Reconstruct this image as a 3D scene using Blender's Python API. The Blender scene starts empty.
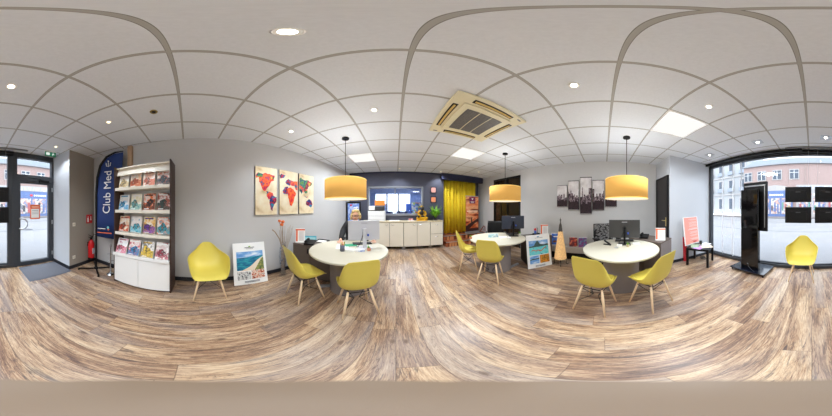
import bpy, bmesh, math, random
from math import sin, cos, pi, radians as R, hypot, atan2
from mathutils import Vector, Matrix, Euler
random.seed(7)
SC = bpy.context.scene
COL = SC.collection
HC = 2.72            # ceiling height
# ------------------------------------------------------------------ materials
def lin(c):
    out = []
    for v in c[:3]:
        v = v/255.0
        out.append(v/12.92 if v <= .04045 else ((v+.055)/1.055)**2.4)
    return tuple(out)+(1.0,)
MATS = {}
def mat(name, rgb, rough=.55, metal=0., var=.06, scale=14, emit=0., emit_rgb=None, spec=.5, bump=0., bscale=60, coat=0., trans=0.):
    if name in MATS: return MATS[name]
    m = bpy.data.materials.new(name); m.use_nodes = True
    nt = m.node_tree; b = nt.nodes['Principled BSDF']
    c = lin(rgb)
    tc = nt.nodes.new('ShaderNodeTexCoord')
    n = nt.nodes.new('ShaderNodeTexNoise'); n.inputs['Scale'].default_value = scale; n.inputs['Detail'].default_value = 3
    nt.links.new(tc.outputs['Object'], n.inputs['Vector'])
    mx = nt.nodes.new('ShaderNodeMixRGB')
    mx.inputs[1].default_value = tuple(min(1, x*(1-var)) for x in c[:3])+(1,)
    mx.inputs[2].default_value = tuple(min(1, x*(1+var)) for x in c[:3])+(1,)
    nt.links.new(n.outputs['Fac'], mx.inputs[0]); nt.links.new(mx.outputs[0], b.inputs['Base Color'])
    b.inputs['Roughness'].default_value = rough; b.inputs['Metallic'].default_value = metal
    b.inputs['Specular IOR Level'].default_value = spec
    if coat: b.inputs['Coat Weight'].default_value = coat
    if emit:
        b.inputs['Emission Color'].default_value = lin(emit_rgb or rgb); b.inputs['Emission Strength'].default_value = emit
    if trans: b.inputs['Transmission Weight'].default_value = trans
    if bump:
        n2 = nt.nodes.new('ShaderNodeTexNoise'); n2.inputs['Scale'].default_value = bscale; n2.inputs['Detail'].default_value = 6
        nt.links.new(tc.outputs['Object'], n2.inputs['Vector'])
        bp = nt.nodes.new('ShaderNodeBump'); bp.inputs['Strength'].default_value = bump; bp.inputs['Distance'].default_value = .01
        nt.links.new(n2.outputs['Fac'], bp.inputs['Height']); nt.links.new(bp.outputs[0], b.inputs['Normal'])
    MATS[name] = m
    return m
def ramp_mat(name, stops, scale=9, rough=.5, kind='noise', seed=0., stretch=(1,1,1), detail=3):
    """mottled many-coloured surface"""
    if name in MATS: return MATS[name]
    m = bpy.data.materials.new(name); m.use_nodes = True
    nt = m.node_tree; b = nt.nodes['Principled BSDF']; b.inputs['Roughness'].default_value = rough
    tc = nt.nodes.new('ShaderNodeTexCoord'); mp = nt.nodes.new('ShaderNodeMapping')
    mp.inputs['Location'].default_value = (seed*3.1, seed*1.7, seed*2.3); mp.inputs['Scale'].default_value = stretch
    nt.links.new(tc.outputs['Object'], mp.inputs['Vector'])
    if kind == 'voronoi':
        n = nt.nodes.new('ShaderNodeTexVoronoi'); n.inputs['Scale'].default_value = scale
        sx = nt.nodes.new('ShaderNodeSeparateColor'); nt.links.new(n.outputs['Color'], sx.inputs[0]); out = sx.outputs[0]
    else:
        n = nt.nodes.new('ShaderNodeTexNoise'); n.inputs['Scale'].default_value = scale; n.inputs['Detail'].default_value = detail
        mr = nt.nodes.new('ShaderNodeMapRange'); mr.inputs[1].default_value = .3; mr.inputs[2].default_value = .7
        nt.links.new(n.outputs['Fac'], mr.inputs[0]); out = mr.outputs[0]
    nt.links.new(mp.outputs[0], n.inputs['Vector'])
    cr = nt.nodes.new('ShaderNodeValToRGB'); e = cr.color_ramp.elements
    cr.color_ramp.interpolation = 'CONSTANT' if kind == 'voronoi' else 'LINEAR'
    for i, c in enumerate(stops):
        p = i/len(stops) if kind == 'voronoi' else i/(len(stops)-1)
        if i < 2: e[i].position = p; e[i].color = lin(c)
        else: x = e.new(p); x.color = lin(c)
    nt.links.new(out, cr.inputs[0]); nt.links.new(cr.outputs[0], b.inputs['Base Color'])
    MATS[name] = m
    return m
def emis(name, rgb, s):
    if name in MATS: return MATS[name]
    m = bpy.data.materials.new(name); m.use_nodes = True; nt = m.node_tree
    nt.nodes.remove(nt.nodes['Principled BSDF'])
    e = nt.nodes.new('ShaderNodeEmission'); e.inputs[0].default_value = lin(rgb); e.inputs[1].default_value = s
    nt.links.new(e.outputs[0], nt.nodes['Material Output'].inputs[0]); MATS[name] = m
    return m
def glass_mat(name, tint=(1,1,1), refl=.05, rough=.02):
    m = bpy.data.materials.new(name); m.use_nodes = True; nt = m.node_tree
    nt.nodes.remove(nt.nodes['Principled BSDF'])
    t = nt.nodes.new('ShaderNodeBsdfTransparent'); t.inputs[0].default_value = tuple(tint)+(1,)
    g = nt.nodes.new('ShaderNodeBsdfGlossy'); g.inputs['Roughness'].default_value = rough
    mx = nt.nodes.new('ShaderNodeMixShader'); mx.inputs[0].default_value = refl
    nt.links.new(t.outputs[0], mx.inputs[1]); nt.links.new(g.outputs[0], mx.inputs[2])
    nt.links.new(mx.outputs[0], nt.nodes['Material Output'].inputs[0]); MATS[name] = m
    return m
def math_node(nt, op, a, b=None, c=None):
    n = nt.nodes.new('ShaderNodeMath'); n.operation = op
    for i, v in enumerate((a, b, c)):
        if v is None: continue
        if isinstance(v, (int, float)): n.inputs[i].default_value = v
        else: nt.links.new(v, n.inputs[i])
    return n.outputs[0]
def floor_material():
    m = bpy.data.materials.new('oak_plank_floor'); m.use_nodes = True; nt = m.node_tree; b = nt.nodes['Principled BSDF']
    L = nt.links.new
    g = nt.nodes.new('ShaderNodeNewGeometry'); sp = nt.nodes.new('ShaderNodeSeparateXYZ'); L(g.outputs['Position'], sp.inputs[0])
    X, Y = sp.outputs[0], sp.outputs[1]
    pw, pl = .19, 1.28
    row = math_node(nt, 'FLOOR', math_node(nt, 'DIVIDE', X, pw))
    wn = nt.nodes.new('ShaderNodeTexWhiteNoise'); wn.noise_dimensions = '1D'; L(row, wn.inputs['W'])
    yy = math_node(nt, 'ADD', math_node(nt, 'DIVIDE', Y, pl), wn.outputs['Value'])
    col = math_node(nt, 'FLOOR', yy)
    cb = nt.nodes.new('ShaderNodeCombineXYZ'); L(row, cb.inputs[0]); L(col, cb.inputs[1])
    w2 = nt.nodes.new('ShaderNodeTexWhiteNoise'); w2.noise_dimensions = '2D'; L(cb.outputs[0], w2.inputs['Vector'])
    rnd = w2.outputs['Value']
    # seams
    fx = math_node(nt, 'FRACT', math_node(nt, 'DIVIDE', X, pw)); fy = math_node(nt, 'FRACT', yy)
    ex = math_node(nt, 'MULTIPLY', math_node(nt, 'MINIMUM', fx, math_node(nt, 'SUBTRACT', 1, fx)), pw)
    ey = math_node(nt, 'MULTIPLY', math_node(nt, 'MINIMUM', fy, math_node(nt, 'SUBTRACT', 1, fy)), pl)
    seam = math_node(nt, 'LESS_THAN', math_node(nt, 'MINIMUM', ex, ey), .0022)
    # grain coordinates, shifted per plank
    def grain(sx, sy, sc, det, rough, dist, off):
        cc = nt.nodes.new('ShaderNodeCombineXYZ')
        L(math_node(nt, 'MULTIPLY', X, sx), cc.inputs[0]); L(math_node(nt, 'MULTIPLY', Y, sy), cc.inputs[1])
        L(math_node(nt, 'MULTIPLY_ADD', rnd, 37.0, off), cc.inputs[2])
        n = nt.nodes.new('ShaderNodeTexNoise'); n.inputs['Scale'].default_value = sc; n.inputs['Detail'].default_value = det
        n.inputs['Roughness'].default_value = rough; n.inputs['Distortion'].default_value = dist
        L(cc.outputs[0], n.inputs['Vector']); return n.outputs['Fac']
    fine = grain(22, 1.3, 6, 6, .75, .8, 0)
    broad = grain(6, .6, 1.8, 4, .6, 1.0, 11)
    dark = grain(9, .8, 2.4, 6, .7, 2.0, 23)
    fig = grain(7, .7, 1.6, 4, .6, 2.4, 41)
    cr = nt.nodes.new('ShaderNodeValToRGB'); e = cr.color_ramp.elements
    for i, (p, c) in enumerate(((.33, (66, 48, 40)), (.43, (130, 98, 76)), (.50, (168, 136, 106)), (.57, (196, 168, 136)), (.68, (218, 196, 166)))):
        if i < 2: e[i].position = p; e[i].color = lin(c)
        else: x = e.new(p); x.color = lin(c)
    mixf = math_node(nt, 'ADD', math_node(nt, 'MULTIPLY', fine, .55), math_node(nt, 'MULTIPLY', broad, .45))
    L(math_node(nt, 'ADD', mixf, math_node(nt, 'MULTIPLY', math_node(nt, 'SUBTRACT', rnd, .5), .10)), cr.inputs[0])
    # dark streaks
    mr = nt.nodes.new('ShaderNodeMapRange'); mr.inputs[1].default_value = .53; mr.inputs[2].default_value = .66; mr.clamp = True
    L(dark, mr.inputs[0])
    m1 = nt.nodes.new('ShaderNodeMixRGB'); L(math_node(nt, 'MULTIPLY', mr.outputs[0], .85), m1.inputs[0])
    L(cr.outputs[0], m1.inputs[1]); m1.inputs[2].default_value = lin((66, 52, 52))
    tint = grain(1.6, .5, 1.4, 2, .5, .5, 61)
    tg = nt.nodes.new('ShaderNodeMapRange'); tg.inputs[1].default_value = .46; tg.inputs[2].default_value = .66; L(tint, tg.inputs[0])
    mt_ = nt.nodes.new('ShaderNodeMixRGB'); L(math_node(nt, 'MULTIPLY', tg.outputs[0], .45), mt_.inputs[0]); L(m1.outputs[0], mt_.inputs[1]); mt_.inputs[2].default_value = lin((158, 150, 146)); m1 = mt_
    # thin wavy dark grain lines
    ab = math_node(nt, 'ABSOLUTE', math_node(nt, 'SUBTRACT', math_node(nt, 'FRACT', math_node(nt, 'MULTIPLY', fig, 12.0)), .5))
    ln = nt.nodes.new('ShaderNodeMapRange'); ln.inputs[1].default_value = .13; ln.inputs[2].default_value = .0; L(ab, ln.inputs[0])
    gate = nt.nodes.new('ShaderNodeMapRange'); gate.inputs[1].default_value = .44; gate.inputs[2].default_value = .60; L(broad, gate.inputs[0])
    ml = nt.nodes.new('ShaderNodeMixRGB'); L(math_node(nt, 'MULTIPLY', math_node(nt, 'MULTIPLY', ln.outputs[0], .8), math_node(nt, 'SUBTRACT', 1.0, math_node(nt, 'MULTIPLY', gate.outputs[0], .6))), ml.inputs[0]); L(m1.outputs[0], ml.inputs[1]); ml.inputs[2].default_value = lin((84, 66, 60))
    # knots
    cc = nt.nodes.new('ShaderNodeCombineXYZ'); L(math_node(nt, 'MULTIPLY', X, 5.5), cc.inputs[0]); L(math_node(nt, 'MULTIPLY', Y, 2.6), cc.inputs[1]); L(rnd, cc.inputs[2])
    v = nt.nodes.new('ShaderNodeTexVoronoi'); v.inputs['Scale'].default_value = 1.0; L(cc.outputs[0], v.inputs['Vector'])
    kn = nt.nodes.new('ShaderNodeMapRange'); kn.inputs[1].default_value = .13; kn.inputs[2].default_value = .05; L(v.outputs['Distance'], kn.inputs[0])
    m2 = nt.nodes.new('ShaderNodeMixRGB'); L(math_node(nt, 'MULTIPLY', kn.outputs[0], .7), m2.inputs[0]); L(ml.outputs[0], m2.inputs[1]); m2.inputs[2].default_value = lin((80, 56, 46))
    m3 = nt.nodes.new('ShaderNodeMixRGB'); L(math_node(nt, 'MULTIPLY', seam, .55), m3.inputs[0]); L(m2.outputs[0], m3.inputs[1]); m3.inputs[2].default_value = lin((70, 52, 44))
    # plain beige round patch in the middle of the floor
    rr = math_node(nt, 'SQRT', math_node(nt, 'ADD', math_node(nt, 'MULTIPLY', X, X), math_node(nt, 'MULTIPLY', Y, Y)))
    pn = nt.nodes.new('ShaderNodeTexNoise'); pn.inputs['Scale'].default_value = 3.2; L(g.outputs['Position'], pn.inputs['Vector'])
    rr = math_node(nt, 'ADD', rr, math_node(nt, 'MULTIPLY', math_node(nt, 'SUBTRACT', pn.outputs['Fac'], .5), .09))
    pm = nt.nodes.new('ShaderNodeMapRange'); pm.inputs[1].default_value = .40; pm.inputs[2].default_value = .365; L(rr, pm.inputs[0])
    m4 = nt.nodes.new('ShaderNodeMixRGB'); L(pm.outputs[0], m4.inputs[0]); L(m3.outputs[0], m4.inputs[1]); m4.inputs[2].default_value = lin((126, 106, 86))
    L(m4.outputs[0], b.inputs['Base Color'])
    b.inputs['Roughness'].default_value = .36; b.inputs['Specular IOR Level'].default_value = .5
    bp = nt.nodes.new('ShaderNodeBump'); bp.inputs['Strength'].default_value = .12; bp.inputs['Distance'].default_value = .004
    L(fine, bp.inputs['Height']); L(bp.outputs[0], b.inputs['Normal'])
    return m
def ceiling_material():
    m = bpy.data.materials.new('mineral_ceiling_tiles'); m.use_nodes = True; nt = m.node_tree; b = nt.nodes['Principled BSDF']
    L = nt.links.new
    g = nt.nodes.new('ShaderNodeNewGeometry'); sp = nt.nodes.new('ShaderNodeSeparateXYZ'); L(g.outputs['Position'], sp.inputs[0])
    def edge(o, off):
        f = math_node(nt, 'FRACT', math_node(nt, 'DIVIDE', math_node(nt, 'SUBTRACT', o, off), .6))
        return math_node(nt, 'MULTIPLY', math_node(nt, 'MINIMUM', f, math_node(nt, 'SUBTRACT', 1, f)), .6)
    d = math_node(nt, 'MINIMUM', edge(sp.outputs[0], .064), edge(sp.outputs[1], -.079))
    bar = math_node(nt, 'LESS_THAN', d, .0100)
    rim = math_node(nt, 'LESS_THAN', d, .0128)
    n = nt.nodes.new('ShaderNodeTexNoise'); n.inputs['Scale'].default_value = 55; n.inputs['Detail'].default_value = 5; L(g.outputs['Position'], n.inputs['Vector'])
    mx = nt.nodes.new('ShaderNodeMixRGB'); mx.inputs[1].default_value = lin((218, 222, 228)); mx.inputs[2].default_value = lin((232, 236, 242)); L(n.outputs['Fac'], mx.inputs[0])
    m0 = nt.nodes.new('ShaderNodeMixRGB'); L(rim, m0.inputs[0]); L(mx.outputs[0], m0.inputs[1]); m0.inputs[2].default_value = lin((124, 122, 118))
    m2 = nt.nodes.new('ShaderNodeMixRGB'); L(bar, m2.inputs[0]); L(m0.outputs[0], m2.inputs[1]); m2.inputs[2].default_value = lin((176, 175, 171))
    L(m2.outputs[0], b.inputs['Base Color']); b.inputs['Roughness'].default_value = .9
    return m
M_floor = floor_material(); M_ceil = ceiling_material()
M_wall = mat('light_grey_paint', (197, 196, 195), .8, var=.03, scale=3, bump=.05)
M_wallw = mat('white_paint', (198, 202, 208), .8, var=.02, scale=3)
M_wallt = mat('taupe_paint', (158, 150, 140), .8, var=.03, scale=3)
M_wallb = mat('slate_blue_grey_paint', (80, 82, 98), .75, var=.05, scale=3)
M_beam = mat('navy_paint', (34, 38, 66), .6)
M_base = mat('black_skirting', (32, 34, 42), .5)
M_yel = mat('yellow_plastic', (216, 198, 88), .42, var=.02)
M_yelp = mat('yellow_pad', (214, 196, 84), .6, var=.04)
M_beech = mat('beech_wood', (240, 212, 174), .5, var=.12, scale=22)
M_blk = mat('black_plastic', (14, 14, 16), .4, spec=.3)
M_blkm = mat('black_metal', (26, 26, 28), .35, metal=.6)
M_gloss = mat('black_gloss', (8, 8, 9), .08, spec=.6)
M_chr = mat('chrome', (200, 202, 206), .18, metal=1.)
M_alu = mat('brushed_aluminium', (190, 192, 196), .35, metal=.8)
M_anth = mat('anthracite_frame', (56, 60, 66), .45)
M_cream = mat('cream_laminate', (234, 228, 214), .4, var=.015)
M_creamd = mat('cream_door', (222, 214, 196), .45, var=.02)
M_oakt = mat('pale_oak_top', (206, 190, 156), .5, var=.08)
M_taupe = mat('taupe_laminate', (132, 124, 122), .5, var=.05)
M_taupd = mat('dark_taupe_laminate', (98, 86, 78), .5, var=.1)
M_walnut = mat('dark_walnut', (62, 42, 34), .5, var=.2, scale=20)
M_white = mat('white_board', (240, 240, 238), .5, var=.01)
M_paper = mat('white_paper', (244, 243, 240), .7, var=.01)
M_grey = mat('mid_grey', (120, 122, 126), .5)
M_dgrey = mat('dark_grey', (58, 58, 62), .5)
M_red = mat('signal_red', (206, 24, 30), .35)
M_orange = mat('orange_print', (232, 110, 66), .6)
M_blue = mat('navy_fabric', (24, 52, 112), .7, var=.12, scale=6)
M_sky = ramp_mat('printed_sky', [(70, 130, 200), (120, 170, 220), (225, 235, 245)], 5, stretch=(1, 1, 3))
M_sea = ramp_mat('printed_sea', [(10, 70, 120), (20, 120, 150), (60, 180, 180)], 8, stretch=(1, 1, 4))
M_lagoon = ramp_mat('printed_lagoon', [(60, 190, 200), (120, 215, 215), (30, 130, 170)], 9, stretch=(1, 1, 3))
M_sand = mat('printed_sand', (226, 212, 190), .6)
M_green = ramp_mat('printed_green', [(60, 90, 50), (120, 130, 70), (180, 160, 90)], 20)
M_photo1 = ramp_mat('printed_interior_photo', [(30, 40, 50), (150, 150, 150), (235, 235, 230), (90, 110, 120)], 30, seed=3)
M_photo2 = ramp_mat('printed_restaurant_photo', [(60, 20, 20), (190, 80, 40), (240, 220, 200), (40, 60, 90)], 30, seed=5)
M_photo3 = ramp_mat('printed_people_photo', [(190, 60, 40), (250, 170, 40), (60, 30, 30), (250, 200, 80)], 34, seed=8)
M_leaf = ramp_mat('leaf_green', [(50, 120, 30), (130, 190, 50), (170, 215, 80)], 14)
M_soil = mat('soil', (60, 44, 34), .9)
M_gold = mat('gold_paint', (222, 168, 32), .3, metal=.55, var=.15)
M_copper = mat('terracotta_pot', (214, 140, 110), .6)
M_lime = mat('frosted_film', (235, 240, 246), .6)
M_panel = emis('lit_diffuser', (255, 252, 248), .41)
M_bulb = emis('lit_bulb', (255, 244, 220), 9.)
M_dim = emis('weak_bulb', (255, 236, 190), 1.6)
M_glass = glass_mat('clear_glass', (.97, .985, .99), .018)
M_glass2 = glass_mat('interior_glass', (.9, .94, 1.), .08)
M_vase = glass_mat('vase_glass', (.93, .95, .98), .14, .06)

# ------------------------------------------------------------------ mesh helper
class MB:
    def __init__(s): s.bm = bmesh.new(); s.mi = 0
    def m(s, i): s.mi = i; return s
    def _f(s, vs):
        try: f = s.bm.faces.new(vs); f.material_index = s.mi; return f
        except ValueError: return None
    def box(s, c, d, rot=None, taper=1.):
        hx, hy, hz = d[0]/2, d[1]/2, d[2]/2
        vs = []
        for z, k in ((-hz, 1.), (hz, taper)):
            for x, y in ((-hx, -hy), (hx, -hy), (hx, hy), (-hx, hy)):
                v = Vector((x*k, y*k, z))
                if rot: v = Euler(rot).to_matrix() @ v
                vs.append(s.bm.verts.new(v+Vector(c)))
        for q in ((3, 2, 1, 0), (4, 5, 6, 7), (0, 1, 5, 4), (1, 2, 6, 5), (2, 3, 7, 6), (3, 0, 4, 7)): s._f([vs[i] for i in q])
        return s
    def bx(s, x0, x1, y0, y1, z0, z1): return s.box(((x0+x1)/2, (y0+y1)/2, (z0+z1)/2), (abs(x1-x0), abs(y1-y0), abs(z1-z0)))
    def tube(s, pts, r, seg=8, cap=True):
        pts = [Vector(p) for p in pts]; rr = r if isinstance(r, (list, tuple)) else [r]*len(pts)
        rings = []; up = None
        for i, p in enumerate(pts):
            t = (pts[min(i+1, len(pts)-1)]-pts[max(i-1, 0)]).normalized()
            if up is None: up = Vector((0, 0, 1)) if abs(t.z) < .9 else Vector((1, 0, 0))
            a = t.cross(up).normalized(); b = t.cross(a).normalized(); up = -b if False else up
            rings.append([s.bm.verts.new(p+(a*cos(2*pi*k/seg)+b*sin(2*pi*k/seg))*rr[i]) for k in range(seg)])
        for A, B in zip(rings, rings[1:]):
            for k in range(seg): s._f([A[k], A[(k+1) % seg], B[(k+1) % seg], B[k]])
        if cap: s._f(rings[0][::-1]); s._f(rings[-1])
        return s
    def lathe(s, prof, seg=32, c=(0, 0, 0), sx=1., sy=1.):
        rings = []
        for r, z in prof:
            rings.append([s.bm.verts.new((c[0]+r*cos(2*pi*k/seg)*sx, c[1]+r*sin(2*pi*k/seg)*sy, c[2]+z)) for k in range(seg)])
        for A, B in zip(rings, rings[1:]):
            for k in range(seg): s._f([A[k], A[(k+1) % seg], B[(k+1) % seg], B[k]])
        if tuple(prof[0]) != tuple(prof[-1]):
            if prof[0][0] > 1e-6: s._f(rings[0][::-1])
            if prof[-1][0] > 1e-6: s._f(rings[-1])
        return s
    def prism(s, pts, z0, z1):
        a = [s.bm.verts.new((x, y, z0)) for x, y in pts]; b = [s.bm.verts.new((x, y, z1)) for x, y in pts]; n = len(pts)
        for i in range(n): s._f([a[i], a[(i+1) % n], b[(i+1) % n], b[i]])
        s._f(a[::-1]); s._f(b); return s
    def prismy(s, pts, y0, y1):
        """outline in x,z extruded along y (front is y0)"""
        a = [s.bm.verts.new((x, y0, z)) for x, z in pts]; b = [s.bm.verts.new((x, y1, z)) for x, z in pts]; n = len(pts)
        for i in range(n): s._f([a[i], a[(i+1) % n], b[(i+1) % n], b[i]])
        s._f(a[::-1]); s._f(b); return s
    def face(s, pts): s._f([s.bm.verts.new(p) for p in pts]); return s
    def ball(s, c, r, seg=12, rings=8):
        d = r if isinstance(r, (tuple, list)) else (r, r, r)
        g = []
        top = s.bm.verts.new((c[0], c[1], c[2]+d[2])); bot = s.bm.verts.new((c[0], c[1], c[2]-d[2]))
        for i in range(1, rings):
            th = pi*i/rings
            g.append([s.bm.verts.new((c[0]+d[0]*sin(th)*cos(2*pi*k/seg), c[1]+d[1]*sin(th)*sin(2*pi*k/seg), c[2]+d[2]*cos(th))) for k in range(seg)])
        for k in range(seg):
            s._f([top, g[0][k], g[0][(k+1) % seg]]); s._f([bot, g[-1][(k+1) % seg], g[-1][k]])
            for A, B in zip(g, g[1:]): s._f([A[k], B[k], B[(k+1) % seg], A[(k+1) % seg]])
        return s
    def text(s, body, size, c, rot=(pi/2, 0, 0), depth=.001, spacing=1., bold=0.):
        cu = bpy.data.curves.new('t', 'FONT'); cu.body = body; cu.size = size; cu.align_x = 'CENTER'; cu.align_y = 'CENTER'; cu.extrude = depth; cu.space_character = spacing; cu.offset = bold
        o = bpy.data.objects.new('t', cu); me = bpy.data.meshes.new_from_object(o)
        mt = Matrix.Translation(Vector(c)) @ Euler(rot).to_matrix().to_4x4(); me.transform(mt)
        n0 = len(s.bm.faces); s.bm.from_mesh(me); s.bm.faces.ensure_lookup_table()
        for f in s.bm.faces[n0:]: f.material_index = s.mi
        bpy.data.meshes.remove(me); bpy.data.objects.remove(o); bpy.data.curves.remove(cu); return s
    def done(s, name, mats, parent=None, bevel=0., smooth=False, sub=0, solid=0., loc=None, rot=None, normals=True):
        if normals: bmesh.ops.recalc_face_normals(s.bm, faces=s.bm.faces[:])
        me = bpy.data.meshes.new(name); s.bm.to_mesh(me); s.bm.free()
        for x in (mats if isinstance(mats, (list, tuple)) else [mats]): me.materials.append(x)
        if smooth:
            for p in me.polygons: p.use_smooth = True
        o = bpy.data.objects.new(name, me); COL.objects.link(o)
        if parent: o.parent = parent
        if loc: o.location = loc
        if rot: o.rotation_euler = rot
        if solid: q = o.modifiers.new('solid', 'SOLIDIFY'); q.thickness = solid; q.offset = 0
        if bevel: q = o.modifiers.new('bevel', 'BEVEL'); q.width = bevel; q.segments = 2; q.limit_method = 'ANGLE'
        if sub: q = o.modifiers.new('sub', 'SUBSURF'); q.levels = sub; q.render_levels = sub
        return o
def tag(o, label, cat, group=None, kind=None):
    o['label'] = label; o['category'] = cat
    if group: o['group'] = group
    if kind: o['kind'] = kind
    return o
def thing(name, label, cat, loc=(0, 0, 0), rz=0., group=None, rx=0.):
    o = bpy.data.objects.new(name, None); COL.objects.link(o); o.empty_display_size = .1
    o.location = loc; o.rotation_euler = (rx, 0, rz)
    return tag(o, label, cat, group)
def struct(o, label=None):
    o['kind'] = 'structure'
    if label: o['label'] = label
    return o
KIDS = {}
def children(o): return [c for c in COL.objects if c.parent == o]
def dup(o, parent=None):
    c = o.copy(); COL.objects.link(c); c.parent = parent
    for k in children(o): dup(k, c)
    return c

# ------------------------------------------------------------------ camera
cam = bpy.data.cameras.new('camera'); co = bpy.data.objects.new('camera', cam); COL.objects.link(co)
cam.type = 'PANO'
try: cam.panorama_type = 'EQUIRECTANGULAR'
except Exception: pass
try: cam.cycles.panorama_type = 'EQUIRECTANGULAR'
except Exception: pass
cam.clip_start = .02; cam.clip_end = 300
co.location = (0, 0, 1.40); co.rotation_euler = (pi/2, 0, R(-8.7))
SC.camera = co

# ------------------------------------------------------------------ setting
LWX = lambda v: -2.285+.12*v            # left wall line
WA = atan2(1, .12)                      # its direction
YF, YB, XR = -2.87, 4.70, 3.60
struct(MB().bx(-3., 3.75, -3.0, 5.2, -.1, 0).done('floor', M_floor))
struct(MB().bx(-3., 3.75, -3.0, 5.2, HC, HC+.1).done('ceiling', M_ceil))
def wall(name, x0, y0, x1, y1, m, th=.12, z0=0, z1=HC, out=1):
    a = atan2(y1-y0, x1-x0); L = hypot(x1-x0, y1-y0)
    return struct(MB().bx(0, L, 0, th*out, z0, z1).done(name, m, loc=(x0, y0, 0), rot=(0, 0, a)))
wall('wall_left', LWX(-2.19), -2.19, LWX(YB), YB, M_wall, out=1)
# recess walls by the door (left) and the pillar on the right
struct(MB().bx(-2.75, -1.76, YF, -2.19, 0, HC).done('wall_entrance', [M_wallt]))
struct(MB().bx(-1.76, -1.752, YF, -2.19, 0, HC).done('wall_entrance_side', M_wallw))
struct(MB().bx(2.77, 3.7, YF, -1.50, 0, HC).done('wall_pillar', M_wallw))
# right wall with the opening of the dark cupboard door
struct(MB().bx(XR, XR+.12, -1.5, 2.62, 0, HC).bx(XR, XR+.12, 3.94, 5.1, 0, HC).bx(XR, XR+.12, 2.62, 3.94, 2.53, HC).done('wall_right', M_wall))
# back wall with the hatch window
b = MB(); W0, W1, Z0, Z1 = -.98, .95, 1.15, 2.14
b.bx(-2.0, W0, YB, YB+.12, 0, HC).bx(W1, 1.77, YB, YB+.12, 0, HC).bx(W0, W1, YB, YB+.12, 0, Z0).bx(W0, W1, YB, YB+.12, Z1, HC)
struct(b.done('wall_back', M_wallb))
struct(MB().bx(1.77, 3.6, 5.02, 5.14, 0, HC).done('wall_back_alcove', M_wallb))
struct(MB().bx(1.65, 3.52, 4.56, 4.70, 2.48, HC).done('trim_1', M_beam), 'navy beam over the curtain')
struct(MB().bx(-1.70, 1.65, 4.66, 4.70, 2.67, HC).done('trim_2', M_beam), 'dark strip along top of back wall')
# facade: header, sill, mullions, glass
struct(MB().bx(-1.752, 2.77, YF-.08, YF+.04, 2.62, HC).bx(-.6, 2.77, YF-.08, YF+.04, 0, .085).done('wall_front', M_anth))
g = MB().bx(-.60, 2.70, YF-.012, YF, .085, 2.62)
w1 = struct(g.done('window_1', M_glass), 'shop window glass')
o = MB()
o.bx(-.72, -.60, YF-.05, YF+.05, .0, 2.66).bx(2.68, 2.77, YF-.05, YF+.05, 0, 2.66).bx(-.72, 2.77, YF-.04, YF+.06, .03, .085).bx(-.72, 2.77, YF-.05, YF+.05, 2.60, 2.66)
o.done('window_frame', M_anth, w1, bevel=.006)
for i, u in enumerate((2.30, 1.95, 1.69)):
    MB().bx(u-.012, u+.012, YF-.004, YF+.006, .085, 2.6).done('glass_joint', M_lime, w1)
# door in the facade
d1 = struct(MB().bx(-.90, -1.62, YF-.012, YF, .12, 1.97).done('door_1', M_glass), 'glazed entrance door')
o = MB()
o.bx(-.90, -.82, YF-.04, YF+.04, 0.01, 2.05).bx(-1.70, -1.62, YF-.04, YF+.04, 0.01, 2.05).bx(-1.62, -.90, YF-.04, YF+.04, 0.01, .12).bx(-1.62, -.90, YF-.04, YF+.04, 1.97, 2.05)
o.done('door_leaf_frame', M_anth, d1, bevel=.006)
a = [(-.86, 1.16), (-.93, 1.165), (-1.0, 1.14), (-1.045, 1.09), (-1.055, 1.03), (-1.03, .97), (-.97, .93), (-.90, .925), (-.86, .94)]
MB().tube([(x, YF+.075, z) for x, z in a], .017).tube([(-.86, YF+.03, 1.16), (-.86, YF+.075, 1.16)], .012).tube([(-.86, YF+.03, .94), (-.86, YF+.075, .94)], .012).done('door_handle', M_chr, d1, smooth=True)
MB().bx(-1.60, -1.35, YF+.045, YF+.10, 2.0, 2.06).tube([(-1.4, YF+.07, 2.08), (-1.05, YF+.14, 2.09)], .01).done('door_closer', M_blk, d1)
for z in (.25, 1.05, 1.85): MB().tube([(-1.71, YF+.05, z-.05), (-1.71, YF+.05, z+.05)], .014).done('hinge', M_alu, d1)
o = MB().bx(-.82, -.72, YF-.05, YF+.05, 0, 2.66).bx(-1.752, -1.70, YF-.05, YF+.05, 0, 2.66).bx(-1.70, -.82, YF-.05, YF+.05, 2.05, 2.17).bx(-1.70, -.82, YF-.05, YF+.06, 2.58, 2.66)
struct(o.done('trim_3', M_anth), 'door surround')
w2 = struct(MB().bx(-1.70, -.82, YF-.012, YF, 2.17, 2.58).done('window_2', M_glass), 'transom pane above entrance door')
# black rails under the ceiling along the shop window
struct(MB().bx(-.72, 1.1, YF+.08, YF+.13, 2.63, 2.69).bx(.2, 2.76, YF+.15, YF+.20, 2.64, 2.70).done('trim_4', M_blk), 'black roller rails over the shop window')
struct(MB().bx(-1.0, .54, -2.66, -2.62, 2.69, 2.712).done('trim_5', M_grey), 'grey ceiling rail')
# baseboards
wall('baseboard_left', LWX(-2.19)+.012, -2.19, LWX(YB)+.012, YB, M_base, th=.02, z1=.085, out=1)
struct(MB().bx(-2.55, -1.745, -2.19, -2.178, 0, .085).bx(-1.752, -1.742, YF+.05, -2.178, 0, .085).done('baseboard_entrance', M_base))
struct(MB().bx(2.757, 2.77, YF+.05, -1.5, 0, .075).done('baseboard_pillar', M_base))
struct(MB().bx(3.588, XR, -1.5, 2.55, 0, .085).done('baseboard_right', M_base))
struct(MB().bx(-1.73, -1.2, 4.688, YB, 0, .08).done('baseboard_back', M_base))
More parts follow.
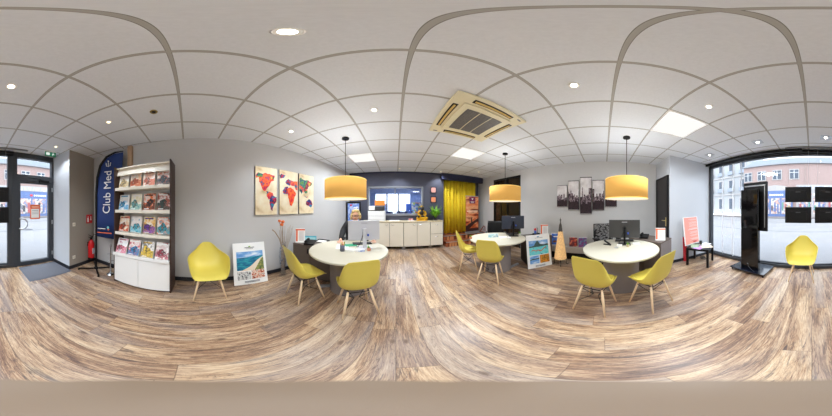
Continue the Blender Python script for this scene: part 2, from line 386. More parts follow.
# boxed pipe on the left wall
o = MB().bx(-.05, .05, -.03, .03, 0, HC).done('trim_6', mat('tan_paint', (176, 146, 118), .7)); o.location = (LWX(-1.11)+.03, -1.11, 0); o.rotation_euler = (0, 0, WA); struct(o, 'boxed pipe in the left wall')
# hatch window in the back wall, back office behind
w3 = struct(MB().bx(W0, W1, YB+.05, YB+.058, Z0, Z1).done('window_3', M_glass2), 'interior window into the back office')
f = MB(); t = .06
f.bx(W0-.03, W1+.03, YB-.03, YB+.1, Z1-.03, Z1+.04).bx(W0-.03, W1+.03, YB-.05, YB+.1, Z0-.03, Z0+.03).bx(W0-.03, W0+.03, YB-.03, YB+.1, Z0, Z1).bx(W1-.03, W1+.03, YB-.03, YB+.1, Z0, Z1).bx(-.05, -.01, YB-.02, YB+.08, Z0, Z1)
f.done('window_frame', mat('hatch_frame_grey', (128, 130, 136), .4), w3, bevel=.008)
MB().bx(W0, W1, YB-.02, YB, Z0+.03, Z0+.05).done('window_sill', M_alu, w3)
struct(MB().bx(-2.6, 1.76, YB+.12, 8.5, -.1, 0).done('floor_back_office', mat('office_floor', (140, 130, 120), .6)))
struct(MB().bx(-2.6, 1.76, YB+.12, 8.5, HC, HC+.1).done('ceiling_back_office', M_wallw))
struct(MB().bx(-2.6, -2.5, YB+.12, 8.5, 0, HC).done('wall_office_left', M_wallw))
struct(MB().bx(1.66, 1.76, YB+.44, 8.5, 0, HC).done('wall_office_right', mat('pale_blue_paint', (150, 175, 225), .7)))
o = MB().bx(-2.6, -1.3, 8.4, 8.5, 0, HC).bx(.9, 1.76, 8.4, 8.5, 0, HC).bx(-1.3, .9, 8.4, 8.5, 0, 1.0).bx(-1.3, .9, 8.4, 8.5, 2.3, HC)
struct(o.done('wall_office_back', mat('steel_blue_paint', (150, 168, 206), .7)))
w4 = struct(MB().bx(-1.3, .9, 8.44, 8.45, 1.0, 2.3).done('window_4', M_glass), 'far window of the back office')
MB().bx(-.62, -.52, 8.4, 8.5, 1, 2.3).bx(.12, .2, 8.4, 8.5, 1, 2.3).bx(-1.3, .9, 8.4, 8.5, 1.0, 1.06).done('window_frame', M_dgrey, w4)
# platform steps under the curtain
st = MB().m(0).bx(1.70, 3.6, 4.28, 4.53, 0, .165).bx(1.70, 3.6, 4.53, 5.02, 0, .345)
st.m(1).bx(1.70, 3.6, 4.265, 4.53, .165, .185).bx(1.70, 3.6, 4.515, 5.02, .345, .365)
st.m(2).bx(1.70, 3.6, 4.258, 4.268, .160, .188).bx(1.70, 3.6, 4.508, 4.518, .340, .368)
M_riser = ramp_mat('riser_parquet', [(96, 44, 26), (160, 84, 50), (206, 140, 90), (120, 60, 36)], 5, kind='voronoi', stretch=(2.2, .2, .2))
struct(st.done('trim_7', [M_riser, mat('step_tread', (150, 84, 50), .4, var=.2), M_alu]), 'two parquet steps with metal nosings')
# dark cupboard doors in the right wall
M_dkb = mat('dark_brown_glass', (46, 36, 24), .14, var=.15, scale=2)
d3 = struct(MB().bx(3.63, 3.66, 2.62, 3.94, 0, 2.53).done('door_3', M_dkb), 'tall dark brown double door')
o = MB().bx(3.585, 3.63, 2.62, 2.68, 0, 2.53).bx(3.585, 3.63, 3.88, 3.94, 0, 2.53).bx(3.585, 3.63, 2.68, 3.88, 2.47, 2.53).bx(3.60, 3.63, 3.20, 3.26, 0, 2.47).bx(3.61, 3.63, 3.55, 3.57, 0, 2.47)
o.done('door_frame', M_blk, d3)
# door beside the pillar
d2 = struct(MB().bx(2.84, 3.46, -1.498, -1.47, .0, 2.17).done('door_2', mat('dark_espresso_door', (40, 34, 32), .4)), 'dark brown door beside the pillar')
MB().bx(2.80, 2.84, -1.50, -1.455, 0, 2.21).bx(3.46, 3.50, -1.50, -1.455, 0, 2.21).bx(2.80, 3.5, -1.50, -1.455, 2.17, 2.21).done('door_frame', M_blk, d2)
MB().bx(2.885, 2.925, -1.47, -1.462, .95, 1.17).tube([(2.905, -1.46, 1.09), (2.905, -1.42, 1.09), (3.02, -1.415, 1.09)], .010).done('door_handle', mat('brass', (222, 200, 140), .3, metal=.7), d2)

# ------------------------------------------------------------------ ceiling fittings
SP = [  # x, y, kind, label
 (-.236, .221, 'b', 'brightly glowing round downlight in the tile left of directly overhead'),
 (-.236, -.979, 'b', 'bright round downlight in the second tile row towards the entrance door'),
 (-.236, 1.421, 'b', 'bright round downlight between the air conditioner and the pendant over the woman'),
 (-1.436, 1.421, 'b', 'small bright round downlight near the wall above the map panels'),
 (-1.436, -.979, 'd', 'warm dim round downlight in front of the magazine bookcase'),
 (-1.436, -.379, 'o', 'unlit brass tilting downlight between armchair and bookcase'),
 (-1.436, -2.22, 'd', 'small round downlight right beside the green exit sign'),
 (.964, .221, 'b', 'round downlight between the air conditioner and the pendant by the skyline panels'),
 (.964, -.979, 'b', 'round downlight next to the large light panel over the right side'),
 (1.564, 4.42, 'd', 'small round downlight just in front of the yellow curtain'),
 (2.764, 3.83, 'd', 'small round downlight by the roll-up banner and dark doors'),
 (.12, 4.30, 'd', 'small round downlight over the cabinets washing the slate wall'),
 (.964, -2.22, 's', 'square tilting spotlight right above the black totem screen'),
 (2.164, -2.22, 's', 'square tilting spotlight above the low black side table'),
 (-.236, -2.22, 's', 'square tilting spotlight above the hanging screens nearest the entrance door'),
]
def light(kind, name, loc, power, rgb, size=.1, rot=(0, 0, 0), shape=None, spread=None, sy=None):
    l = bpy.data.lights.new(name, kind); l.energy = power; l.color = rgb
    if kind == 'AREA':
        l.size = size
        if shape: l.shape = shape
        if sy: l.size_y = sy
        if spread: l.spread = spread
    elif kind == 'POINT': l.shadow_soft_size = size
    elif kind == 'SPOT': l.shadow_soft_size = size; l.spot_size = spread; l.spot_blend = .6
    o = bpy.data.objects.new(name, l); o.location = loc; o.rotation_euler = rot; COL.objects.link(o)
    return o
WARM = (.86, .93, 1.)
for x, y, k, lab in SP:
    t = thing('ceiling_spotlight', lab, 'ceiling light', (x, y, HC), 0, 'recessed spotlights')
    if k == 's':
        MB().bx(-.095, .095, -.085, .085, -.006, 0).done('housing', M_alu, t, bevel=.002)
        MB().bx(-.06, .06, -.05, .05, -.012, -.006).done('reflector', M_alu, t)
        MB().lathe([(.026, -.016), (.026, -.012)], 20).done('bulb', M_bulb, t)
    else:
        MB().lathe([(.040, -.010), (.046, -.001), (.030, -.001), (.026, -.006), (.040, -.010)], 24).done('housing', mat('old_brass', (150, 130, 70), .4, metal=.5) if k == 'o' else M_white, t, smooth=False)
        MB().lathe([(.026, -.004), (.026, -.001)], 20).done('bulb', {'b': M_bulb, 'd': M_dim, 'o': M_blk}[k], t)
    if k != 'o': light('SPOT', 'spot_light', (x, y, HC-.03), {'b': 17, 'd': 12, 's': 8}[k], WARM, .04, spread=R(125))
for x, y, lab in ((1.564, -.979, 'square lit ceiling panel near the shop window side'), (-.836, 3.22, 'square lit ceiling panel between the pendant over the woman and the slate wall'), (1.564, 2.62, 'square lit ceiling panel between air conditioner and middle pendant')):
    t = thing('light_panel', lab, 'ceiling light', (x, y, HC), 0, 'square lit ceiling panels')
    MB().bx(-.3, .3, -.3, -.285, -.008, 0).bx(-.3, .3, .285, .3, -.008, 0).bx(-.3, -.285, -.285, .285, -.008, 0).bx(.285, .3, -.285, .285, -.008, 0).done('frame', M_white, t)
    MB().bx(-.285, .285, -.285, .285, -.005, 0).done('diffuser', M_panel, t)
    light('AREA', 'panel_light', (x, y, HC-.012), 19, (.84, .92, 1.), .56, spread=R(170))
# cassette air conditioner
M_acb = mat('ivory_plastic', (232, 224, 192), .5)
t = thing('air_conditioner', 'ivory square ceiling cassette air conditioner with grey grille', 'air conditioner', (.955, 1.42, HC))
MB().box((0, 0, -.016), (.95, .95, .032), taper=1.0).done('cover', M_acb, t, bevel=.012)
MB().box((0, 0, -.040), (.66, .66, .02)).done('grille_frame', M_acb, t, bevel=.006)
gm = bpy.data.materials.new('grille_mesh'); gm.use_nodes = True; nt = gm.node_tree; bb = nt.nodes['Principled BSDF']
ch = nt.nodes.new('ShaderNodeTexChecker'); ch.inputs['Scale'].default_value = 90; ch.inputs[1].default_value = lin((74, 72, 72)); ch.inputs[2].default_value = lin((124, 122, 120))
tc = nt.nodes.new('ShaderNodeTexCoord'); nt.links.new(tc.outputs['Object'], ch.inputs[0]); nt.links.new(ch.outputs[0], bb.inputs['Base Color'])
g = MB().m(0).bx(-.25, .25, -.25, .25, -.056, -.05).m(1)
for x in (-.085, .085): g.bx(x-.004, x+.004, -.25, .25, -.06, -.05)
g.done('grille', [gm, M_acb], t)
for k in range(4):
    o = MB().m(0).bx(-.27, .27, .365, .425, -.036, -.031).m(1).box((0, .395, -.040), (.50, .026, .010), rot=(R(18), 0, 0)).done('louvre', [M_blk, mat('amber_flap', (214, 184, 110), .5)], t); o.rotation_euler = (0, 0, k*pi/2)
MB().bx(.34, .40, -.44, -.42, -.035, -.031).done('badge', M_grey, t)
MB().bx(-.42, -.36, .42, .44, -.035, -.031).done('badge', M_grey, t)
# exit sign
t = thing('exit_sign', 'green and white running-man emergency exit light under the ceiling', 'sign', (-1.47, -2.50, HC), R(176))
MB().bx(-.14, .14, -.02, .02, -.03, 0).done('bracket', M_white, t)
MB().box((0, -.01, -.075), (.26, .02, .11)).done('sign_plate', mat('exit_green', (16, 120, 84), .4, emit=.1), t)
MB().bx(-.11, -.02, -.022, -.021, -.11, -.045).bx(.03, .09, -.022, -.021, -.085, -.07).ball((.06, -.0215, -.055), (.012, .001, .012)).box((.05, -.0215, -.1), (.012, .001, .035), rot=(0, .5, 0)).done('pictogram', emis('exit_white', (240, 255, 245), .35), t)
# pendants
M_shade = bpy.data.materials.new('lit_shade_fabric'); M_shade.use_nodes = True; nt = M_shade.node_tree; bb = nt.nodes['Principled BSDF']
bb.inputs['Base Color'].default_value = lin((196, 140, 60)); bb.inputs['Roughness'].default_value = .9
tc = nt.nodes.new('ShaderNodeTexCoord'); n = nt.nodes.new('ShaderNodeTexNoise'); n.inputs['Scale'].default_value = 4; nt.links.new(tc.outputs['Object'], n.inputs[0])
mr = nt.nodes.new('ShaderNodeMapRange'); mr.inputs[3].default_value = .125; mr.inputs[4].default_value = .165; nt.links.new(n.outputs['Fac'], mr.inputs[0])
bb.inputs['Emission Color'].default_value = lin((255, 204, 112)); nt.links.new(mr.outputs[0], bb.inputs['Emission Strength'])
M_rim = mat('shade_rim', (250, 208, 120), .6, emit=.25)
for x, y, lab in ((-.84, 2.10, 'round yellow drum pendant lamp over the desk with the seated woman'), (2.22, 2.05, 'round yellow drum pendant lamp in front of the dark double door'), (2.19, -.38, 'round yellow drum pendant lamp beside the skyline panels')):
    t = thing('pendant_lamp', lab, 'lamp', (x, y, HC), 0, 'yellow drum pendant lamps')
    MB().lathe([(.062, -.028), (.062, -.004), (.05, 0)], 28).done('ceiling_rose', M_blk, t, smooth=False)
    MB().tube([(0, 0, -.02), (0, 0, -.90)], .006).done('cord', M_blk, t)
    MB().lathe([(.354, -.85), (.357, -.85), (.357, -1.165), (.354, -1.165), (.354, -.85)], 64).done('lamp_shade', M_shade, t, smooth=True)
    MB().lathe([(.349, -.852), (.3535, -.852), (.3535, -1.163), (.349, -1.163), (.349, -.852)], 64).done('shade_liner', M_white, t, smooth=True)
    MB().lathe([(.359, -1.158), (.359, -1.170), (.351, -1.170), (.351, -1.158), (.359, -1.158)], 64).lathe([(.359, -.843), (.359, -.857), (.350, -.857), (.350, -.843), (.359, -.843)], 64).done('shade_rim', M_rim, t)
    MB().lathe([(.001, -1.168), (.350, -1.168), (.350, -1.164), (.001, -1.164)], 48).done('diffuser', emis('shade_diffuser', (255, 246, 222), .42), t)
    MB().ball((0, 0, -1.02), .045).done('bulb', emis('pendant_bulb', (255, 230, 180), 6), t)
    light('POINT', 'pendant_bulb_light', (x, y, HC-.90), 7.5, (.95, .97, 1.), .08)
    light('AREA', 'pendant_down_light', (x, y, HC-1.215), 1.2, (1., .96, .88), .6, shape='DISK')

# ------------------------------------------------------------------ chairs
def shell(spine, half, rim, pw, name, parent, m, nt=10, th=.010):
    b = MB(); n = len(spine); rows = []
    for i in range(n):
        y, z = spine[i]; w = half[i]; ry, rz = rim[i]; row = []
        for j in range(-nt, nt+1):
            t = j/nt; k = abs(t)**pw
            row.append(b.bm.verts.new((w*sin(t*pi/2)**1 if False else w*(sin(t*pi/2)), y+(ry-y)*k, z+(rz-z)*k)))
        rows.append(row)
    for A, B in zip(rows, rows[1:]):
        for j in range(2*nt): b._f([A[j], A[j+1], B[j+1], B[j]])
    o = b.done(name, m, parent, smooth=True, normals=True)
    q = o.modifiers.new('solid', 'SOLIDIFY'); q.thickness = th; q.offset = 0
    q = o.modifiers.new('sub', 'SUBSURF'); q.levels = 1; q.render_levels = 2
    return o
def legs(t, f, top, zt):
    for sx, sy in ((-1, 1), (1, 1), (-1, -1), (1, -1)):
        MB().tube([(sx*top, sy*top*.85, zt), (sx*(top+(f-top)*.3), sy*(top*.85+(f-top*.85)*.3), zt*.7), (sx*f, sy*f, 0)], [.0125, .0155, .010], 10).done('leg', M_beech, t, smooth=True)
    w = MB()
    for s in (-1, 1):
        w.tube([(s*(top+.02), .10, zt-.03), (s*.03, 0, zt*.56), (s*(f-.05), -.14, zt*.42)], .0045, 6)
        w.tube([(s*(top+.02), -.10, zt-.03), (s*.03, 0, zt*.56), (s*(f-.05), .14, zt*.42)], .0045, 6)
    w.tube([(-top-.01, .10, zt-.015), (top+.01, .10, zt-.015)], .006, 6).tube([(-top-.01, -.10, zt-.015), (top+.01, -.10, zt-.015)], .006, 6)
    w.tube([(-top*.9, -.1, zt-.01), (-top*.9, .1, zt-.01)], .006, 6).tube([(top*.9, -.1, zt-.01), (top*.9, .1, zt-.01)], .006, 6)
    w.done('wire_brace', M_blkm, t)
def armchair(lab, x, y, fx, fy):
    t = thing('armchair', lab, 'chair', (x, y, 0), atan2(fy, fx)-pi/2, None)
    sp = [(.28, .405), (.235, .43), (.12, .425), (0, .412), (-.10, .42), (-.165, .465), (-.205, .56), (-.235, .655), (-.252, .735), (-.260, .795), (-.265, .84)]
    hw = [.185, .226, .254, .272, .284, .292, .285, .236, .165, .120, .055]
    rm = [(.275, .415), (.262, .45), (.235, .54), (.185, .615), (.125, .655), (.055, .672), (-.045, .672), (-.14, .690), (-.20, .735), (-.235, .79), (-.258, .832)]
    shell(sp, hw, rm, 2.6, 'shell', t, M_yel)
    legs(t, .215, .13, .405)
    return t
def side_chair(lab, x, y, fx, fy):
    t = thing('side_chair', lab, 'chair', (x, y, 0), atan2(fy, fx)-pi/2, 'yellow shell chairs at the round desks')
    sp = [(.255, .425), (.215, .452), (.10, .428), (-.02, .412), (-.115, .425), (-.178, .492), (-.208, .61), (-.230, .715), (-.252, .83), (-.268, .885)]
    hw = [.170, .204, .215, .218, .216, .212, .204, .193, .178, .142]
    rm = [(.245, .435), (.205, .478), (.10, .500), (-.01, .515), (-.075, .555), (-.115, .62), (-.15, .69), (-.19, .76), (-.232, .838), (-.260, .878)]
    shell(sp, hw, rm, 2.5, 'shell', t, M_yel)
    sp2 = [(.225, .458), (.19, .466), (.10, .456), (-.02, .444), (-.10, .452), (-.14, .482)]
    shell(sp2, [.14, .17, .182, .185, .172, .14], [(.22, .464), (.185, .480), (.10, .490), (-.01, .497), (-.07, .505), (-.12, .515)], 3, 'seat_pad', t, M_yelp, th=.02)
    legs(t, .19, .12, .40)
    return t
armchair('yellow shell armchair with wooden legs against the wall between bookcase and beach poster', -1.87, .29, 1, -.03)
armchair('yellow shell armchair standing in front of the shop window beside the hanging screens', .18, -2.42, .02, 1)
side_chair('yellow chair seen in profile at the left of the desk with the woman', -1.14, 1.38, .36, .93)
side_chair('yellow chair seen from behind in front of the desk with the woman', -.43, 1.41, -.53, .85)
side_chair('yellow chair at the far left side of the middle desk, nearest the steps', 1.496, 2.467, .88, -.48)
side_chair('yellow chair seen from behind at the middle desk near the island poster', 1.53, 1.76, .85, .53)
side_chair('yellow chair on the left of the two at the desk below the skyline panels', 1.535, .095, .93, -.37)
side_chair('yellow chair on the right of the desk below the skyline panels, facing left', 1.525, -.57, .88, .48)

# ------------------------------------------------------------------ round desks
def desk(lab, x, y, foot, ra):
    t = thing('round_desk', lab, 'desk', (x, y, 0), 0, 'round cream desks')
    MB().lathe([(.600, .712), (.610, .716), (.610, .736), (.604, .742), (0.0, .742)], 72).done('tabletop', mat('desk_laminate', (192, 187, 170), .4, var=.015), t)
    b = MB(); pts = []
    for k in range(25):
        a = ra+(-80+160*k/24)*pi/180; pts.append((.29*cos(a), .29*sin(a)))
    b.prism(pts, 0.0, .712); b.done('pedestal', M_taupe, t)
    if foot:
        MB().box((foot[0], foot[1], .02), (.36, .055, .035), rot=(0, 0, foot[2])).done('foot_bar', M_alu, t, bevel=.005)
    return t
desk('round cream desk with taupe pedestal where the blonde woman works', -.72, 1.93, (-.28, -.10, .7), atan2(-1.93, .72))
desk('round cream desk in front of the dark double door', 2.02, 2.085, (.27, -.215, 0), atan2(-2.085, -2.02))
desk('round cream desk below the five skyline panels', 2.127, -.28, None, atan2(.28, -2.127))
def credenza(lab, x, y, ang, L, D, H, side):
    """x,y = front left corner seen from the front; local +x runs to the viewer's right, depth +y"""
    t = thing('credenza', lab, 'cabinet', (x, y, 0), ang, 'low office credenzas')
    MB().bx(0, L, .012, D, .04, H-.02).bx(.02, L-.02, .04, D-.02, 0, .04).done('carcass', side, t)
    MB().bx(-.005, L+.005, 0, D+.005, H-.02, H).done('top', M_taupd, t, bevel=.003)
    for k in range(2):
        dd = MB().bx(k*L/2+.004, (k+1)*L/2-.004, 0, .012, .05, H-.025).done('door', M_taupd, t)
        MB().bx(L/2+(-.05 if k == 0 else .03), L/2+(-.03 if k == 0 else .05), -.018, 0, H-.16, H-.06).done('handle', M_blkm, dd)
    return t
credenza('dark brown credenza against the left wall beside the glass vase', -1.83, 1.86, R(5), .78, .46, .70, M_taupd)
credenza('dark credenza behind the island poster, under a brochure stand', 2.52, 1.66, atan2(-.57, .82), .68, .42, .70, M_blk)
credenza('dark taupe credenza in front of the espresso door with a grey side', 2.867, -.54, atan2(-.6, -.8), .80, .48, .74, M_taupe)

# ------------------------------------------------------------------ posters
def art(parent, name, W, H, shapes, mats, y0=-.001, dy=.0006):
    """flat printed picture: shapes = (mat index, [(u,v)...]) in 0..1, stacked in paint order as thin slabs"""
    b = MB()
    for k, (mi, pts) in enumerate(shapes):
        b.m(mi).prismy([((u-.5)*W, v*H) for u, v in pts], y0-dy*(k+1), y0)
    return b.done(name, mats, parent)
def rect(a, b, c, d): return [(a, b), (c, b), (c, d), (a, d)]
def poster_board(name, lab, x, y, ang, tilt, W, H, z=0.0):
    t = thing(name, lab, 'poster', (x, y, z), ang, None, rx=-tilt)
    MB().bx(-W/2, W/2, 0, .015, 0, H).done('board', M_white, t, bevel=.002)
    return t
def label_lines(n, u0, u1, v0, v1, mi):
    out = []
    for k in range(n):
        v = v0+(v1-v0)*k/n; out.append((mi, rect(u0, v, u1, v+(v1-v0)/n*.5)))
    return out
t = poster_board('travel_poster', 'white-bordered beach poster with turquoise bay leaning against the left wall', -1.925, 1.01, R(81), R(13), .585, .79)
art(t, 'print', .585, .79, [(1, rect(.10, .50, .92, .80)), (2, [(.10, .36), (.92, .36), (.92, .68), (.10, .66)]), (3, [(.20, .345), (.45, .345), (.80, .50), (.92, .62), (.92, .66), (.72, .58), (.5, .44)]),
    (4, [(.62, .345), (.92, .345), (.92, .64), (.84, .60)]), (3, [(.30, .345), (.62, .345), (.84, .60), (.80, .60)]), (5, rect(.10, .13, .49, .325)), (6, rect(.52, .13, .92, .345)),
    (7, rect(.36, .885, .66, .90)), (7, rect(.40, .86, .62, .868)), (8, rect(.48, .905, .54, .925))]+label_lines(2, .3, .75, .05, .10, 7),
    [M_white, M_sky, M_sea, M_sand, M_green, M_photo1, M_photo2, M_grey, M_leaf])
t = poster_board('travel_poster', 'white-bordered tropical island poster leaning against the dark credenza', 2.605, 1.345, atan2(-.57, .82), R(10), .60, .79)
art(t, 'print', .60, .79, [(1, rect(.09, .42, .90, .83)), (2, rect(.09, .40, .90, .68)), (4, [(.09, .66), (.28, .68), (.36, .76), (.42, .82), (.47, .81), (.54, .72), (.72, .69), (.82, .71), (.90, .70), (.90, .65), (.09, .63)]),
    (5, [(.16, .50), (.24, .54), (.30, .53), (.36, .50), (.44, .53), (.52, .49), (.6, .50), (.7, .56), (.8, .6), (.8, .63), (.68, .59), (.58, .53), (.44, .56), (.36, .53), (.30, .56), (.22, .57)]),
    (3, rect(.09, .14, .47, .38)), (4, [(.09, .27), (.2, .30), (.3, .29), (.47, .31), (.47, .27), (.09, .25)]), (6, rect(.50, .13, .90, .38)), (7, rect(.35, .90, .68, .91)), (8, rect(.44, .925, .53, .95))]+label_lines(2, .3, .7, .04, .09, 7),
    [M_white, M_sky, M_lagoon, M_sky, mat('printed_mountain', (56, 80, 76), .6), mat('printed_bungalow', (190, 120, 90), .6), M_photo3, M_grey, mat('logo_blue', (80, 150, 180), .6)])
# coral board leaning on the pillar, standing on the low table
t = poster_board('coral_poster', 'coral pink price poster with white lettering lines leaning against the white pillar', 2.60, -2.07, R(-78), R(7), .56, .70, .475)
M_coral = mat('coral_print', (242, 160, 146), .6, var=.04)
sh = [(1, rect(.05, .03, .95, .97))]
for v, n in ((.90, 2), (.80, 3), (.70, 3), (.58, 2), (.45, 3), (.33, 2), (.20, 3)):
    for k in range(n): sh.append((2, rect(.35+.08*(k % 2), v-k*.028, .88, v-k*.028+.010)))
sh.append((2, rect(.28, .53, .90, .55))); sh.append((3, rect(.55, .07, .75, .10)))
art(t, 'print', .56, .71, sh, [M_white, M_coral, mat('printed_pale_lettering', (252, 214, 206), .6), M_red])
o = MB().bx(-.05, .05, 0, .04, .0, .66).done('red_display_board', mat('dark_red_board', (196, 30, 44), .5)); tag(o, 'red board standing on the floor half hidden behind the coral poster', 'board')
o.location = (2.70, -1.93, 0); o.rotation_euler = (R(-3), 0, R(-85))
# roll-up banner
t = thing('roll_up_banner', 'roll-up banner with purple crest and orange sunset scene on the platform', 'banner', (2.99, 4.60, .365), 0)
MB().bx(-.33, .33, -.06, .06, 0, .07).done('base', M_alu, t, bevel=.008)
MB().tube([(0, .03, .05), (0, .03, 1.52)], .010).done('pole', M_blk, t)
MB().bx(-.31, .31, -.012, -.004, .06, 1.52).done('banner_sheet', ramp_mat('sunset_print', [(40, 14, 10), (120, 40, 22), (214, 100, 44), (236, 170, 120), (150, 60, 34), (50, 18, 14)], 2.2, seed=2, stretch=(.7, 1, 2.0), detail=5), t)
MB().m(0).bx(-.14, .14, -.018, -.012, 1.22, 1.48).m(1).prismy([(-.03, 1.40), (0, 1.36), (.03, 1.40), (.05, 1.45), (.03, 1.43), (0, 1.44), (-.03, 1.43), (-.05, 1.45)], -.020, -.018).bx(-.09, .09, -.020, -.018, 1.28, 1.30).bx(-.06, .06, -.020, -.018, 1.25, 1.262).done('crest', [mat('plum_print', (112, 24, 76), .6), M_paper], t)
MB().m(0).bx(-.27, .27, -.015, -.012, .88, .93).bx(-.2, .2, -.015, -.012, .83, .85).m(1).bx(-.31, .31, -.014, -.012, .06, .20).prismy([(-.31, .30), (-.1, .42), (-.06, .44), (-.07, .60), (-.04, .66), (-.02, .60), (0, .46), (.12, .52), (.31, .62), (.31, .50), (.1, .38), (0, .30), (-.1, .22), (-.31, .16)], -.015, -.012).done('lettering_and_figure', [mat('pale_peach', (250, 214, 180), .6), mat('umber_silhouette', (56, 22, 14), .6)], t)
MB().bx(-.33, .33, -.02, .0, 1.51, 1.535).done('top_rail', M_alu, t)
# map triptych on the left wall
M_map = ramp_mat('map_watercolour', [(230, 60, 50), (240, 120, 30), (30, 60, 150), (210, 30, 90), (40, 160, 170), (120, 40, 130), (250, 200, 60), (90, 160, 60), (240, 90, 40)], 9, kind='voronoi', rough=.6)
M_map1 = ramp_mat('map_watercolour_reds', [(24, 24, 40), (200, 30, 80), (226, 40, 40), (240, 120, 40), (214, 30, 70), (30, 110, 140), (20, 20, 40)], 9, seed=1.3)
M_map2 = ramp_mat('map_watercolour_blues', [(14, 20, 50), (30, 60, 170), (20, 20, 40), (200, 30, 60), (50, 40, 130), (30, 150, 180), (14, 14, 34)], 9, seed=2.2)
M_map3 = ramp_mat('map_watercolour_oranges', [(200, 20, 50), (230, 40, 40), (245, 110, 30), (220, 40, 30), (250, 170, 50)], 8, seed=4.1)
M_map4 = ramp_mat('map_watercolour_greens', [(20, 30, 50), (20, 110, 120), (90, 160, 40), (20, 30, 50), (210, 30, 80), (230, 200, 50)], 10, seed=6.1)
M_can = ramp_mat('aged_canvas', [(190, 160, 110), (232, 214, 178), (240, 230, 204), (236, 222, 190)], 3.2, rough=.8)
def canvas(lab, v0, v1, shapes):
    v = (v0+v1)/2; t = thing('wall_picture', lab, 'picture', (LWX(v)+.028, v, 1.27), WA, 'world map wall panels')
    W = (v1-v0)*1.0
    MB().bx(-W/2, W/2, -.0, .025, 0, .93).done('canvas', M_can, t)
    MB().bx(-W/2, W/2, .003, .026, -.003, 0).bx(-W/2, W/2, .003, .026, .93, .933).bx(-W/2-.003, -W/2, .003, .026, 0, .93).bx(W/2, W/2+.003, .003, .026, 0, .93).done('edge', M_walnut, t)
    fat = []
    for mi, pts in shapes:
        cx = sum(p[0] for p in pts)/len(pts); cy = sum(p[1] for p in pts)/len(pts); q = []; rs = random.Random(len(fat)+3)
        for (ax, ay), (bx_, by) in zip(pts, pts[1:]+pts[:1]):
            for f in (0, .33, .66):
                x, y = ax+(bx_-ax)*f, ay+(by-ay)*f; k = 1.22+rs.uniform(-.09, .12)
                q.append((min(.985, max(.015, cx+(x-cx)*k)), cy+(y-cy)*(1.08+rs.uniform(-.05, .06))))
        fat.append((mi, q))
    shapes = fat
    art(t, 'painted_map', W, .93, shapes, [M_map1, M_map2, M_map3, M_map4], y0=0)
canvas('left world map panel showing the Americas in splashed colours', 1.18, 1.64, [
 (0, [(.06, .78), (.14, .84), (.30, .83), (.46, .85), (.66, .84), (.80, .80), (.76, .72), (.66, .70), (.60, .62), (.50, .56), (.44, .50), (.52, .47), (.56, .49), (.44, .50), (.34, .52), (.28, .60), (.22, .68), (.20, .76), (.10, .74)]),
 (3, [(.06, .79), (.14, .86), (.32, .84), (.28, .78), (.18, .78)]), (3, [(.72, .82), (.86, .84), (.84, .76), (.76, .74), (.70, .78)]),
 (0, [(.54, .44), (.62, .47), (.76, .45), (.82, .38), (.72, .34), (.62, .32), (.54, .38)]),
 (1, [(.72, .40), (.84, .38), (.96, .36), (.94, .28), (.86, .22), (.80, .16), (.78, .09), (.72, .12), (.68, .22), (.66, .30), (.70, .34)])])
canvas('middle world map panel showing Europe and Africa in splashed colours', 1.70, 2.18, [
 (1, [(.02, .86), (.10, .90), (.26, .88), (.20, .82), (.06, .80)]), (1, [(.36, .76), (.46, .80), (.58, .78), (.62, .70), (.52, .66), (.40, .68), (.34, .72)]),
 (0, [(.58, .78), (.74, .76), (.98, .78), (.98, .56), (.86, .58), (.80, .66), (.66, .66), (.60, .70)]),
 (1, [(.20, .52), (.28, .60), (.40, .62), (.48, .56), (.50, .48), (.36, .46), (.24, .46)]),
 (2, [(.44, .58), (.60, .60), (.72, .56), (.84, .48), (.78, .40), (.72, .28), (.64, .20), (.56, .22), (.52, .34), (.46, .46)])])
canvas('right world map panel showing Asia and Australia in splashed colours', 2.22, 2.70, [
 (3, [(.0, .80), (.14, .88), (.30, .84), (.56, .84), (.78, .80), (.70, .72), (.58, .70), (.50, .62), (.52, .56), (.40, .52), (.28, .60), (.20, .50), (.10, .56), (.0, .60)]),
 (0, [(.0, .70), (.14, .68), (.26, .64), (.24, .52), (.12, .62), (.0, .62)]), (0, [(.36, .46), (.44, .42), (.56, .44), (.52, .40), (.38, .42)]),
 (1, [(.50, .30), (.66, .36), (.80, .32), (.86, .24), (.78, .16), (.62, .20), (.50, .22)])])
